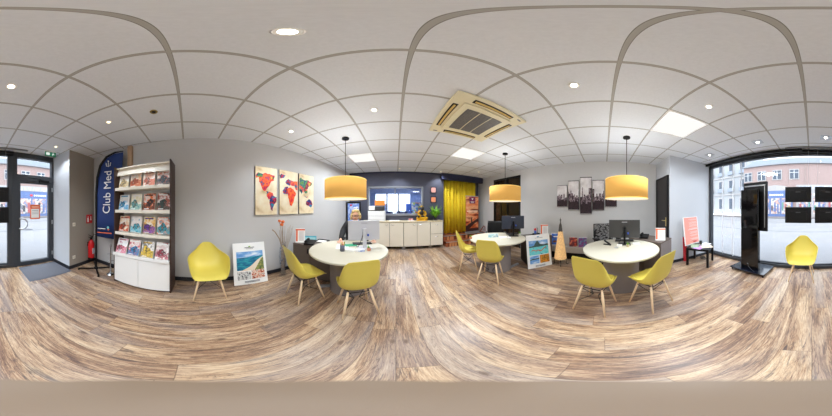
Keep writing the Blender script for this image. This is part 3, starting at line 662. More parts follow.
# skyline panels on the right wall
M_city = ramp_mat('skyline_print_sky', [(196, 188, 188), (226, 220, 220), (244, 240, 240)], 5, rough=.7)
M_cityd = ramp_mat('skyline_print_towers', [(22, 12, 18), (96, 72, 82), (36, 20, 28), (176, 158, 164), (70, 44, 56), (24, 12, 18)], 19, rough=.7, seed=4, stretch=(1, 1, .5))
M_cityb = ramp_mat('skyline_print_base', [(20, 8, 12), (50, 26, 36), (14, 8, 10)], 14, rough=.7, seed=5)
for n, (v1, v0, z0, z1) in enumerate(((1.32, 1.02, 1.43, 2.05), (.99, .68, 1.34, 2.17), (.65, .33, 1.23, 2.26), (.31, -.01, 1.33, 2.17), (-.04, -.35, 1.43, 1.99))):
    lab = ['leftmost skyline panel, the short one', 'second skyline panel from the left', 'tallest skyline panel in the centre of the row', 'second skyline panel from the right', 'rightmost skyline panel, partly behind the yellow pendant'][n]
    t = thing('skyline_picture', lab, 'picture', (XR-.028, (v0+v1)/2, z0), R(-90), 'dark city skyline panels')
    W, H = v1-v0, z1-z0
    MB().bx(-W/2, W/2, 0, .025, 0, H).done('canvas', M_blk, t)
    rs = random.Random(20+n); sk = [(0, 0)]; x = 0
    pts = [(0.0, .02)]
    h = .45+.12*(n in (1, 2, 3))
    u = 0
    while u < 1:
        w = rs.uniform(.07, .16); hh = h+rs.uniform(-.14, .16); pts += [(u, hh), (min(1, u+w), hh)]; u += w
    pts.append((1.0, .02))
    art(t, 'print', W*.97, H*.98, [(0, rect(0, .01, 1, 1)), (1, pts), (2, [(0, .02)]+[(k/8, .26+.1*rs.random()) for k in range(9)]+[(1, .02)])], [M_city, M_cityd, M_cityb], y0=0)
# little square pictures on the slate wall
for z0, c1, c2, lab in ((1.94, (214, 110, 96), (250, 190, 180), 'upper small rounded picture with pink motif on the slate wall'), (1.585, (236, 120, 84), (250, 160, 110), 'lower small rounded picture with orange motif on the slate wall')):
    t = thing('small_picture', lab, 'picture', (1.365, YB-.022, z0), 0, 'small rounded pictures')
    o = [(-.12, .03), (-.09, 0), (.09, 0), (.12, .03), (.12, .22), (.09, .25), (-.09, .25), (-.12, .22)]
    MB().prismy(o, 0, .02).done('frame', mat('deep_navy', (28, 26, 52), .4), t)
    MB().prismy([(x*.72, .125+(z-.125)*.72) for x, z in o], -.004, 0).done('print', ramp_mat('motif'+str(int(z0*100)), [c1, c2, c1], 20), t)

# ------------------------------------------------------------------ bookcase and magazines
BX, BY, BA = -1.90, -.73, R(84.2)
t = thing('magazine_bookcase', 'tall dark-sided bookcase with cream shelves and two white doors', 'bookcase', (BX, BY, 0), BA)
WD, DP, HB = .985, .31, 2.13
for s, zt in ((-1, HB), (1, HB)):
    MB().bx(s*WD/2-.018*(s > 0)-0*(s < 0), s*WD/2+.018*(s < 0), 0, DP, 0, zt).done('side_panel', M_walnut, t, bevel=.002)
MB().bx(-WD/2+.018, WD/2-.018, DP-.02, DP, .05, HB-.03).done('back_panel', M_white, t)
MB().bx(-WD/2+.018, WD/2-.018, .06, DP-.02, HB-.035, HB-.015).box((0, .10, HB-.095), (WD-.036, .012, .14), rot=(R(-18), 0, 0)).done('header_panel', M_cream, t)
for z in (.98, 1.355, 1.73):
    MB().bx(-WD/2+.018, WD/2-.018, .015, DP-.02, z-.03, z).bx(-WD/2+.018, WD/2-.018, .010, .022, z-.034, z+.016).done('shelf', M_cream, t, bevel=.002)
MB().bx(-WD/2+.018, WD/2-.018, -.045, DP-.02, .585, .607).bx(-WD/2+.018, WD/2-.018, -.05, -.042, .58, .635).done('shelf', M_white, t, bevel=.002)
MB().bx(-WD/2+.018, WD/2-.018, .03, DP-.02, 0, .05).bx(-WD/2+.018, WD/2-.018, .03, DP-.02, .05, .56).done('cupboard_box', M_dgrey, t)
for k in (-1, 1):
    a, b_ = (-WD/2+.02, -.003) if k < 0 else (.003, WD/2-.02)
    pts = [(a, .0), ]; n = 8
    pts = [(a+(b_-a)*i/n, -.045*(1-((a+(b_-a)*i/n)/(WD/2))**2)) for i in range(n+1)]
    MB().prism(pts+[(b_, .03), (a, .03)], .045, .57).done('door', M_white, t)
SLN = ['top shelf', 'second shelf', 'third shelf', 'bottom shelf']; CN = ['far left', 'centre left', 'centre right', 'far right']
PAL = [[((226, 196, 140), (240, 236, 225), 'sand and sky'), ((200, 90, 50), (240, 200, 160), 'brick red'), ((214, 100, 70), (245, 210, 190), 'rust orange'), ((60, 80, 90), (220, 140, 120), 'slate and pink')],
       [((80, 170, 220), (240, 240, 240), 'light blue beach'), ((110, 170, 170), (236, 226, 190), 'teal and cream'), ((60, 30, 20), (236, 120, 60), 'black and orange'), ((40, 60, 50), (180, 90, 70), 'dark jungle green')],
       [((200, 70, 40), (236, 210, 180), 'red haired portrait'), ((70, 170, 190), (240, 230, 226), 'turquoise sea'), ((110, 50, 160), (240, 190, 70), 'purple and yellow palm'), ((60, 160, 180), (236, 150, 110), 'aqua and coral')],
       [((200, 90, 110), (240, 240, 245), 'pale family photo'), ((50, 130, 180), (200, 70, 70), 'blue and red'), ((230, 190, 60), (90, 90, 90), 'yellow banded'), ((150, 40, 60), (225, 215, 210), 'smiling face')]]
ca, sa = cos(BA), sin(BA)
for r_, z in enumerate((1.745, 1.37, .995, .64)):
    for c_ in range(4):
        lx = (-.352, -.118, .118, .352)[c_]; ly = .085 if r_ < 3 else -.005; tilt = R(13) if r_ < 3 else R(24)
        c1, c2, w = PAL[r_][c_]
        g = thing('magazine', f'{w} travel magazine on the {SLN[r_]}, {CN[c_]} of the bookcase', 'magazine', (BX+ca*lx-sa*ly, BY+sa*lx+ca*ly, z-.018*(r_ == 3)), BA, 'travel magazines on the bookcase', rx=-tilt)
        MB().bx(-.10, .10, 0, .022, 0, .268).done('pages', M_paper, g)
        rs = random.Random(40+r_*4+c_)
        dk = tuple(int(v*.35) for v in c1); wt = (244, 240, 236)
        mm = ramp_mat(f'cover_{r_}{c_}', [dk, c1, tuple(int(.5*a_+.5*b_) for a_, b_ in zip(c1, c2)), c1, c2, wt], 15, seed=r_*4+c_+1.5, detail=5)
        m2 = ramp_mat(f'cover_sky_{r_}{c_}', [c1, c2, wt, c2, tuple(int(.75*b_+.25*a_) for a_, b_ in zip(c1, c2))], 9, seed=r_*3+c_, detail=4)
        m3 = ramp_mat(f'cover_subject_{r_}{c_}', [dk, c1, dk, c2], 26, seed=c_+r_, detail=4)
        land = [(0, .02)]+[(k/6, .38+.12*rs.random()) for k in range(7)]+[(1, .02)]
        ux = rs.uniform(.3, .6); hh = rs.uniform(.5, .72)
        subj = [(min(.97, max(.03, ux+rs.uniform(.18, .42)*cos(q*pi/6))), .38+rs.uniform(.12, .32)*sin(q*pi/6)) for q in range(12)]
        art(g, 'cover', .20, .268, [(1, rect(0, 0, 1, 1)), (0, land), (2, subj), (3 if c_ % 2 else 2, rect(.1, .86, .8, .94)), (3, rect(.1, .05, .5, .09))], [mm, m2, m3, M_paper], y0=0)

# ------------------------------------------------------------------ feather flag
t = thing('feather_flag', 'tall navy feather flag with white lettering on a black cross foot', 'flag', (-2.17, -1.80, 0), atan2(.60, -.12))
# local +x runs from pole towards flag tip
pole = [(0, 0, .04), (0, 0, 1.2), (.005, 0, 1.7), (.03, 0, 2.05), (.10, 0, 2.32), (.24, 0, 2.50), (.42, 0, 2.575), (.60, 0, 2.585)]
MB().tube(pole, [.016, .024, .028, .030, .030, .026, .020, .010]).done('pole', M_blk, t, smooth=True)
pts_l = [(.015, .79), (.018, 1.2), (.02, 1.7), (.05, 2.05), (.12, 2.30), (.25, 2.47), (.42, 2.55), (.60, 2.56)]
b = MB(); xr = [.40, .46, .53, .57, .585, .595, .60, .605]
rows = []
for (x0, z), x1 in zip(pts_l, xr):
    rows.append([b.bm.verts.new((x0+(x1-x0)*k/10, .012*sin(k*1.3+z*4)*(k/10), z+(0 if z > 1 else -.03*k/10))) for k in range(11)])
for A, B in zip(rows, rows[1:]):
    for k in range(10): b._f([A[k], A[k+1], B[k+1], B[k]])
b.done('flag_cloth', M_blue, t, smooth=True, solid=.003)
fl = MB(); fl.text('Club Med', .225, (0, 0, 0), rot=(0, 0, 0), depth=.0015, bold=.0)
for v in fl.bm.verts:  # the word reads upwards along the pole, slightly slanted with the curve
    x, y, z = v.co
    v.co = Vector((.27-y+.05*x, -.024 if z > 0 else -.021, 1.73+x))
fl.done('flag_lettering', M_paper, t)
MB().tube([(.29, -.023, 2.26), (.29, -.023, 2.36)], .008).tube([(.24, -.023, 2.35), (.25, -.023, 2.28), (.29, -.023, 2.26), (.33, -.023, 2.28), (.34, -.023, 2.35)], .008).ball((.29, -.023, 2.385), .016).done('trident_emblem', M_paper, t)
MB().m(0).bx(.05, .22, -.022, -.018, .965, .98).m(1).bx(.04, .36, -.022, -.018, .875, .895).m(2).ball((.28, -.02, 1.0), (.025, .004, .03)).m(1).ball((.29, -.02, .96), (.02, .004, .02)).done('footer_print', [M_paper, M_orange, mat('multi_logo', (120, 200, 210), .5)], t)
b = MB()
for a in (R(35), R(125), R(215), R(305)): b.box((.19*cos(a), .19*sin(a), .03), (.40, .035, .02), rot=(0, 0, a))
b.lathe([(.05, .02), (.05, .05), (.022, .07), (.022, .22)], 16)
for a in (R(35), R(125), R(215), R(305)): b.lathe([(.02, 0), (.02, .04)], 10, c=(.37*cos(a), .37*sin(a), 0))
b.done('cross_foot', M_blk, t)
# chrome stand beside the bookcase
t = thing('chrome_stand', 'small chrome floor stand with round base at the foot of the bookcase', 'stand', (-2.15, -1.42, 0))
MB().lathe([(.085, 0), (.085, .008), (.03, .03), (.012, .045), (.011, .62), (.02, .63), (.015, .67)], 24).done('post', M_chr, t, smooth=True)
MB().tube([(.0+.16*cos(a)*(1-a/9), .16*sin(a)*(1-a/9), .36+.02*a) for a in [k*.5 for k in range(14)]], .004, 6).done('spiral_wire', M_chr, t)
# fire extinguisher + sign
t = thing('fire_extinguisher', 'red fire extinguisher hanging low in the entrance corner', 'fire extinguisher', (-2.33, -2.085, .14))
MB().lathe([(.070, 0), (.075, .02), (.075, .40), (.06, .45), (.03, .485), (.028, .50)], 28).done('cylinder', M_red, t, smooth=True)
MB().lathe([(.077, 0), (.077, .05)], 28).done('base_ring', M_blk, t)
MB().bx(-.04, .04, .070, .078, .16, .30).done('label_plate', mat('silver_blue_label', (190, 190, 200), .5), t)
MB().lathe([(.03, .50), (.03, .54)], 16).box((.03, 0, .56), (.12, .02, .018), rot=(0, -.3, 0)).box((.03, 0, .60), (.13, .02, .012), rot=(0, -.5, 0)).done('valve_handle', M_blk, t)
MB().tube([(0, .02, .53), (-.05, .04, .64), (-.11, .05, .60), (-.13, .05, .45), (-.12, .05, .25), (-.09, .06, .12)], .011).done('hose', M_blk, t, smooth=True)
MB().bx(-.03, .03, -.098, -.06, .33, .43).done('wall_bracket', M_blk, t)
t = thing('extinguisher_sign', 'square red sign with white extinguisher symbol on the taupe wall', 'sign', (-2.37, -2.186, 1.03), pi)
MB().bx(-.105, .105, -.006, 0, 0, .21).done('plate', M_red, t)
MB().bx(-.07, -.03, -.008, -.006, .03, .13).tube([(-.05, -.008, .13), (-.05, -.008, .17)], .006).prismy([(.02, .10), (.05, .06), (.08, .10), (.06, .10), (.06, .17), (.04, .17), (.04, .10)], -.008, -.006).done('symbol', M_paper, t)
for z, lab in ((1.04, 'upper round cream switch on the taupe entrance wall'), (.28, 'lower round cream socket on the taupe entrance wall')):
    t = thing('wall_socket', lab, 'socket', (-1.88, -2.188, z), pi)
    for q in (): pass
    MB().bx(-.04, .04, -.008, 0, -.04, .04).done('plate', M_cream, t, bevel=.006)
    o = MB().lathe([(.022, 0), (.022, .004)], 16).done('insert', mat('socket_grey', (206, 200, 186), .5), t); o.rotation_euler = (pi/2, 0, 0); o.location = (0, -.008, 0)
# door mat
M_mat = mat('blue_grey_mat', (104, 106, 114), .95, var=.25, scale=90, bump=.4, bscale=200)
b = MB().m(0).bx(-1.70, -.86, -2.74, -2.12, 0, .012).m(1).bx(-1.73, -.83, -2.77, -2.09, 0, .008)
tag(b.done('door_mat', [M_mat, mat('mat_border', (100, 106, 118), .8)]), 'grey-blue rectangular door mat on the floor inside the entrance', 'mat')
# notice on door
t = thing('door_notice', 'orange framed notice sheet stuck on the glass entrance door', 'notice', (-1.265, YF+.012, 1.14), pi)
MB().bx(-.125, .125, -.006, 0, 0, .34).done('frame', M_orange, t)
MB().m(0).bx(-.10, .10, -.008, -.006, .03, .24).m(1).bx(-.08, .08, -.010, -.008, .20, .21).bx(-.08, .08, -.010, -.008, .16, .168).bx(-.08, .08, -.010, -.008, .12, .128).m(2).bx(-.09, .09, -.009, -.006, .27, .30).done('sheet', [M_paper, M_grey, mat('pale_orange', (250, 190, 160), .6)], t)

# ------------------------------------------------------------------ hanging screens and totem
k = 0
for x0, x1 in ((.01, .555), (-.60, -.06)):
    for z0, z1 in ((1.52, 1.84), (1.09, 1.42)):
        lab = ['upper black hanging screen nearer the totem', 'lower black hanging screen nearer the totem', 'upper black hanging screen nearer the entrance door', 'lower black hanging screen nearer the entrance door'][k]; k += 1
        t = thing('hanging_screen', lab+', in the shop window', 'screen', ((x0+x1)/2, -2.70, z0), pi, 'black screens hung in the shop window')
        W, H = x1-x0, z1-z0
        MB().bx(-W/2, W/2, 0, .035, 0, H).done('housing', M_blk, t, bevel=.006)
        MB().bx(-W/2+.1, W/2-.1, -.012, 0, .05, H-.08).done('back_cover', M_blk, t, bevel=.005)
        MB().bx(-W/2+.012, W/2-.012, .035, .037, .012, H-.012).done('display', M_gloss, t)
        MB().bx(-.05, .05, -.014, -.012, H-.12, H-.10).done('port_plate', M_dgrey, t)
        if z0 > 1.5:
            MB().tube([(-W/2+.06, .018, H), (-W/2+.06, .018, 2.69-z0)], .0025, 6).done('suspension_wire', M_alu, t); MB().tube([(W/2-.06, .018, H), (W/2-.06, .018, 2.69-z0)], .0025, 6).done('suspension_wire', M_alu, t)
        else:
            MB().tube([(-W/2+.06, .018, H), (-W/2+.06, .018, H+.10)], .0025, 6).done('suspension_wire', M_alu, t); MB().tube([(W/2-.06, .018, H), (W/2-.06, .018, H+.10)], .0025, 6).done('suspension_wire', M_alu, t)
t = thing('display_totem', 'tall glossy black totem screen on a flat wheeled base', 'totem screen', (1.22, -2.50, 0), pi+R(-6))
MB().bx(-.40, .40, -.24, .26, .055, .078).done('base_plate', mat('black_blue_glass', (14, 18, 30), .06, spec=.8), t, bevel=.004)
for sx in (-.36, .36):
    for sy in (-.20, .22): MB().lathe([(.018, 0), (.018, .055)], 12, c=(sx, sy, 0)).done('caster', M_blk, t)
MB().bx(-.30, .30, -.18, .18, .02, .055).done('base_weight', M_blk, t)
MB().bx(-.205, .205, -.11, -.01, .078, 1.78).done('column', M_gloss, t, bevel=.012)
MB().bx(-.25, .33, .05, .10, .92, 1.95).done('rear_screen', M_blk, t, bevel=.006)
MB().bx(-.21, .29, .044, .05, 1.86, 1.885).bx(.27, .285, .044, .05, 1.0, 1.88).done('screen_trim', M_alu, t)
MB().bx(-.10, .10, -.01, .05, 1.0, 1.7).done('bracket', M_dgrey, t)
MB().tube([(-.02, -.12, .20), (.0, -.13, .14), (.08, -.15, .10), (.18, -.20, .085)], .0022).ball((-.03, -.112, .20), (.02, .004, .008)).done('power_cable', M_grey, t)

# ------------------------------------------------------------------ low black table with magazines
t = thing('side_table', 'low square black table beside the pillar covered with magazines', 'table', (2.38, -2.13, 0), atan2(-.5, -.86))
MB().bx(-.265, .265, -.26, .26, .405, .452).done('tabletop', M_blk, t, bevel=.003)
for sx in (-1, 1):
    for sy in (-1, 1): MB().bx(sx*.265, sx*.215, sy*.26, sy*.21, 0, .405).done('leg', M_blk, t)
MK = 0
for (x, y, a, c, w) in ((2.32, -2.03, .3, (170, 110, 200), 'lilac magazine at the near corner of the low black table'), (2.24, -2.20, -.5, (196, 176, 150), 'beige magazine on the low black table'), (2.46, -2.02, 1.0, (120, 150, 120), 'green magazine on the low black table beside the coral poster'), (2.40, -2.30, .1, (225, 225, 230), 'white magazine at the back of the low black table')):
    o = MB().m(0).bx(-.10, .10, -.135, .135, 0, .003).m(1).bx(-.10, .10, -.135, .135, .003, .004).done('magazine', [M_paper, ramp_mat('cover_t'+w[:4], [c, tuple(min(255, v+50) for v in c), c], 12)])
    tag(o, w, 'magazine', 'magazines on the low black table'); o.location = (x, y, .4525+.0045*MK); MK += 1; o.rotation_euler = (0, 0, a)
t = thing('cup', 'small black cup standing among magazines on the low table', 'cup', (2.44, -2.19, .471))
MB().lathe([(.03, 0), (.036, .10), (.033, .10), (.028, .006), (0, .006)], 20).done('cup_body', M_blk, t, smooth=True)
MB().tube([(.034, 0, .08), (.055, 0, .07), (.055, 0, .04), (.032, 0, .03)], .004, 6).done('handle', M_blk, t)
o = MB().tube([(2.52+.09*cos(a)+.01*a/3, -2.36+.05*sin(a), .012+.003*a) for a in [k*.45 for k in range(40)]], .007, 6).done('cable_coil', M_blk); tag(o, 'coiled black cable on the floor under the low black table', 'cable')

# ------------------------------------------------------------------ things around left credenza
t = thing('glass_vase', 'tall clear floor vase holding branches and orange flowers by the left wall', 'vase', (-1.90, 1.66, 0))
MB().lathe([(.075, 0), (.080, .02), (.055, .10), (.062, .25), (.085, .42), (.075, .56), (.055, .68), (.062, .74), (.055, .74), (.045, .68), (.065, .56), (.072, .42), (.05, .25), (.045, .10), (.05, .03), (0, .03)], 28).done('vase_body', M_vase, t, smooth=True)
b = MB(); rs = random.Random(3)
for k in range(9):
    a = k*.7; r0 = .03; h = rs.uniform(.75, 1.12)
    b.tube([(r0*cos(a), r0*sin(a), .05), (.03*cos(a+1), .03*sin(a+1), .5), (.05*cos(a+2)-.02, .06*sin(a+2), h)], [.006, .005, .003], 6)
for x, y, z in ((.02, -.105, 1.15), (.03, -.03, 1.13), (.02, -.05, 1.08)): b.tube([(0, 0, .6), (x*.6, y*.6, 1.0), (x, y, z)], .005, 5)
for k in range(5): b.tube([(.02, .01*k, .5), (.04, .06+.03*k, .85), (.03, .10+.035*k, 1.0+.03*(k % 3))], .004, 5)
b.tube([(0, 0, .55), (.02, -.10, .82), (.06, -.24, .98), (.07, -.30, 1.02)], [.014, .012, .010, .012], 8)
b.done('branches', mat('dry_branch', (168, 150, 130), .8, var=.3), t)
b = MB()
for x, y, z, r in ((.02, -.105, 1.15, .03), (.03, -.03, 1.13, .034), (.02, -.05, 1.08, .036)):
    for j in range(7): b.ball((x+r*.5*cos(j), y+r*.5*sin(j), z+.01*(j % 3)), r*.55, 8, 5)
b.done('orange_flowers', mat('orange_petals', (224, 112, 50), .6, var=.2), t)
b = MB()
for k in range(14):
    a = rs.uniform(0, 6.28); z = rs.uniform(.12, .66); b.ball((.045*cos(a), .045*sin(a), z), rs.uniform(.012, .022), 8, 5)
b.done('pebbles', mat('silver_pebble', (150, 160, 176), .15, metal=.4), t)
def brochure_stand(lab, x, y, z, ang, W=.20, H=.27, bar=True):
    t = thing('brochure_stand', lab, 'brochure', (x, y, z), ang, 'orange and white brochure stands')
    MB().box((0, .03, H/2), (W, .012, H), rot=(R(-6), 0, 0)).bx(-W/2, W/2, -.02, .06, 0, .012).done('holder', M_white, t)
    MB().m(0).box((0, .020, H/2), (W*.9, .004, H*.94), rot=(R(-6), 0, 0)).m(1).box((0, .0265, H*.91), (W*.98, .006, H*.10), rot=(R(-6), 0, 0)).box((-W*.36, .0165, H*.46), (W*.17, .004, H*.80), rot=(R(-6), 0, 0)).m(2).box((W*.12, .0165, H*.46), (W*.5, .003, H*.7), rot=(R(-6), 0, 0)).done('leaflet', [M_paper, M_orange, mat('pale_print', (222, 216, 214), .6)], t)
    return t
brochure_stand('white leaflet stand with orange edge on the left credenza beside the vase', -1.745, 1.98, .70, R(38), .19, .285)
brochure_stand('white leaflet stand with orange edge behind the island poster', 3.10, 1.50, .70, R(-65))
brochure_stand('white leaflet stand with orange edge on the taupe credenza before the espresso door', 2.42, -1.10, .74, R(-115), .20, .25)
def phone(lab, x, y, z, ang):
    t = thing('desk_phone', lab, 'telephone', (x, y, z), ang, 'black desk phones')
    MB().box((0, 0, .041), (.19, .20, .035), rot=(R(12), 0, 0)).done('base', M_blk, t, bevel=.008)
    MB().tube([(-.06, -.10, .07), (-.062, -.06, .085), (-.062, .06, .095), (-.06, .10, .085)], [.024, .016, .016, .024], 10).done('handset', M_blk, t, smooth=True)
    MB().box((.045, .04, .055), (.08, .06, .004), rot=(R(12), 0, 0)).done('display', M_grey, t)
    MB().tube([(-.09, -.10, .05)]+[(-.10+.012*cos(k*1.6), -.06+k*.008, .02+.012*sin(k*1.6)) for k in range(18)], .003, 5).done('cord', M_blk, t)
phone('black desk phone on the left credenza before the blue card', -1.50, 1.98, .70, R(20))
phone('black desk phone on the taupe credenza', 2.74, -.86, .74, R(-120))
o = MB().m(0).bx(-.14, .14, 0, .006, 0, .11).m(1).bx(-.12, .12, -.002, 0, .03, .08).done('blue_card', [mat('turquoise_card', (90, 180, 200), .6), mat('pale_turquoise', (170, 220, 226), .6)]); tag(o, 'turquoise card standing behind the phone on the left credenza', 'card'); o.location = (-1.66, 2.18, .702); o.rotation_euler = (R(-10), 0, R(35))
t = thing('letter_tray', 'flat black letter tray with papers on the left credenza', 'tray', (-1.40, 2.27, .70), R(5))
MB().bx(-.12, .12, -.08, .08, 0, .008).bx(-.12, -.11, -.08, .08, 0, .04).bx(.11, .12, -.08, .08, 0, .04).bx(-.12, .12, .07, .08, 0, .04).done('tray_body', M_blk, t)
MB().bx(-.105, .105, -.075, .065, .008, .02).done('papers', M_paper, t)
# items on credenza 2
t = thing('desk_organiser', 'black wire organiser with red and blue tub behind the island poster', 'organiser', (2.95, 1.66, .70), 0)
MB().bx(-.08, .08, -.06, .06, 0, .05).tube([(.07, 0, .04), (.09, 0, .14), (.05, 0, .19), (-.01, 0, .17)], .007).done('organiser_frame', M_blk, t)
MB().m(0).lathe([(.03, .05), (.034, .13)], 16, c=(-.04, 0, 0)).m(1).ball((-.04, 0, .15), .036).done('tub', [mat('tub_blue', (80, 110, 190), .5), M_red], t)
# low ledge under skyline with brochures
t = thing('low_ledge', 'long low grey ledge on a black plinth along the right wall', 'ledge', (3.44, .45, 0))
MB().bx(-.155, .145, -.90, .95, .20, .36).done('ledge_top', mat('ledge_grey', (176, 170, 164), .6), t, bevel=.005)
MB().bx(-.10, .145, -.93, .93, 0, .20).done('plinth', M_blk, t)
o = MB().m(0).bx(-.135, .135, 0, .02, 0, .35).m(1).bx(-.12, .12, -.002, 0, .02, .33).m(2).bx(-.07, .07, -.004, -.002, .23, .26).m(3).prismy([(-.10, .08), (-.02, .08), (.03, .11), (-.03, .15), (-.08, .12)], -.004, -.002)
o = o.done('blue_poster', [M_white, ramp_mat('blue_print', [(20, 50, 150), (60, 110, 210), (110, 160, 230)], 6, stretch=(1, 1, 2)), M_paper, mat('print_orange_dark', (120, 80, 70), .6)]); tag(o, 'small blue framed poster standing on the ledge next to the shell lamp', 'poster'); o.location = (3.36, 1.27, .362); o.rotation_euler = (R(-6), 0, R(-70))
for y, c, w in ((.80, [(170, 30, 30), (50, 50, 70), (200, 60, 40), (230, 190, 150)], 'red brochure box'), (.55, [(60, 60, 150), (150, 60, 130), (40, 120, 170), (230, 200, 210)], 'purple-blue brochure box')):
    t = thing('brochure_box', w+' on the low ledge between shell lamp and right desk', 'brochure', (3.40, y, .36), R(-80), 'brochure boxes on the ledge')
    MB().box((0, .03, .125), (.21, .06, .25), rot=(R(-8), 0, 0)).done('stack', M_paper, t)
    MB().box((0, -.003, .125), (.21, .004, .25), rot=(R(-8), 0, 0)).done('cover', ramp_mat('cover_'+w[:3], c, 14), t)
# shell lamp
t = thing('shell_floor_lamp', 'tall cone lamp with lit mottled shade and wrought iron feet', 'lamp', (2.94, 1.0, 0), R(20))
M_shell = bpy.data.materials.new('lit_shell_mosaic'); M_shell.use_nodes = True; nt = M_shell.node_tree; bb = nt.nodes['Principled BSDF']
tc = nt.nodes.new('ShaderNodeTexCoord'); v = nt.nodes.new('ShaderNodeTexVoronoi'); v.inputs['Scale'].default_value = 70; nt.links.new(tc.outputs['Object'], v.inputs['Vector'])
cr = nt.nodes.new('ShaderNodeValToRGB'); e = cr.color_ramp.elements; e[0].color = lin((240, 200, 130)); e[1].color = lin((176, 136, 96)); e[1].position = .7; nt.links.new(v.outputs['Distance'], cr.inputs[0])
nt.links.new(cr.outputs[0], bb.inputs['Base Color']); nt.links.new(cr.outputs[0], bb.inputs['Emission Color'])
bb.inputs['Emission Strength'].default_value = .30
MB().lathe([(.150, .17), (.145, .18), (.125, .35), (.050, .86), (.046, .86), (.12, .35), (.142, .17)], 8).done('lamp_shade', M_shell, t)
MB().lathe([(.052, .84), (.030, 1.0), (.012, 1.06), (.010, 1.10)], 12).ball((0, 0, 1.12), .022).tube([(0, 0, 1.10), (.02, 0, 1.15), (0, 0, 1.17)], .006).done('finial', mat('grey_iron', (84, 80, 76), .5, metal=.5), t)
b = MB()
for k in range(4):
    a = k*pi/2; b.tube([(.10*cos(a), .10*sin(a), .18), (.15*cos(a), .15*sin(a), .10), (.13*cos(a), .13*sin(a), .03), (.17*cos(a), .17*sin(a), .006), (.20*cos(a), .20*sin(a), .03)], .009, 8)
b.lathe([(.13, .155), (.13, .17)], 24); b.done('iron_feet', M_blkm, t)
light('POINT', 'shell_lamp_light', (2.94, 1.0, .45), 3, (1., .7, .4), .05)

# ------------------------------------------------------------------ back cabinets
def cabinet(lab, x0, x1, handles, drawers=False):
    t = thing('cream_cabinet', lab, 'cabinet', (x0, 4.28, 0), 0, 'cream cabinets under the hatch window')
    L = x1-x0
    MB().bx(.002, L-.002, .02, .41, .115, .93).done('carcass', mat('seam_grey', (120, 112, 102), .6), t)
    for x in (.01, L-.035):
        for y in (.01, .36): MB().bx(x, x+.025, y, y+.025, 0, .115).done('foot', M_chr, t)
    n = len(handles)
    def hnd(p, x, z): MB().tube([(x-.045, .0, z), (x-.03, -.022, z-.012), (x+.03, -.022, z-.012), (x+.045, 0, z)], .007, 6).done('handle', M_chr, p)
    if drawers:
        for z0, z1 in ((.115, .508), (.520, .92)):
            d = MB().bx(.006, L-.006, 0, .02, z0, z1).done('drawer', M_creamd, t, bevel=.002); hnd(d, L/2, z1-.07)
    else:
        for k, hx in enumerate(handles):
            a, c = k*L/n+.006, (k+1)*L/n-.006
            d = MB().bx(a, c, 0, .02, .115, .92).done('door', M_creamd, t, bevel=.002); hnd(d, a+(c-a)*hx, .86)
cabinet('cream one-door cabinet below the printer, behind the seated woman\'s desk', -1.12, -.66, [.7])
cabinet('cream two-door cabinet next to the printer', -.655, .25, [.78, .22])
cabinet('cream two-door cabinet in the middle of the row, below the gold figure', .255, 1.14, [.78, .22])
cabinet('cream cabinet with two drawers beside the steps, under the fern', 1.145, 1.59, [], True)
struct(MB().bx(-1.1, 1.58, 4.66, 4.70, 0, .14).done('baseboard_cabinets', M_base))
tag(MB().bx(-1.13, 1.60, 4.265, 4.69, .93, .965).done('worktop', M_oakt, bevel=.004), 'continuous pale oak top over the row of cream cabinets', 'worktop')
# printer
t = thing('printer', 'white office printer with dark scanner head and orange screen', 'printer', (-.64, 4.46, .965))
MB().bx(-.28, .28, -.17, .20, 0, .34).done('body', M_white, t, bevel=.015)
MB().bx(-.27, .27, -.172, -.168, .05, .055).bx(-.27, .27, -.172, -.168, .17, .175).done('tray_gap', M_dgrey, t)
MB().bx(-.25, -.04, -.19, .18, .36, .50).done('output_bin', M_white, t, bevel=.02)
MB().bx(-.06, .26, -.20, .16, .34, .52).done('scanner_head', M_dgrey, t, bevel=.04)
MB().bx(-.26, .02, -.16, .15, .335, .375).done('dark_slot', M_blk, t)
MB().bx(-.08, .27, .0, .03, .52, .70).done('orange_panel', mat('orange_board', (232, 140, 50), .6), t, bevel=.005)
# buddha statuette
t = thing('golden_statuette', 'gold robed seated statuette with dark face on the cabinets', 'statuette', (.90, 4.50, .965))
MB().lathe([(.20, 0), (.20, .03), (.17, .05)], 28, sy=.7).done('base', M_gold, t, smooth=False)
MB().lathe([(.17, .04), (.19, .09), (.15, .14), (.10, .18), (.095, .26), (.11, .32), (.07, .36), (.03, .38)], 28, sy=.62).ball((-.12, -.05, .09), (.09, .07, .045)).ball((.12, -.05, .09), (.09, .07, .045)).tube([(-.10, 0, .32), (-.14, -.03, .22), (-.06, -.11, .15)], [.035, .03, .022]).tube([(.10, 0, .32), (.14, -.03, .22), (.06, -.11, .15)], [.035, .03, .022]).done('robe', M_gold, t, smooth=True)
MB().ball((0, -.03, .415), (.066, .066, .078)).ball((-.0, -.11, .16), (.07, .03, .03)).tube([(0, 0, .33), (0, 0, .40)], .035).ball((-.02, -.065, .27), (.075, .04, .085)).ball((-.13, -.09, .13), (.035, .03, .05)).done('face_and_hands', mat('dark_bronze', (34, 28, 24), .4), t, smooth=True)
MB().ball((0, .005, .475), (.060, .060, .034)).ball((0, .005, .505), (.022, .022, .03)).done('topknot', M_gold, t, smooth=True)
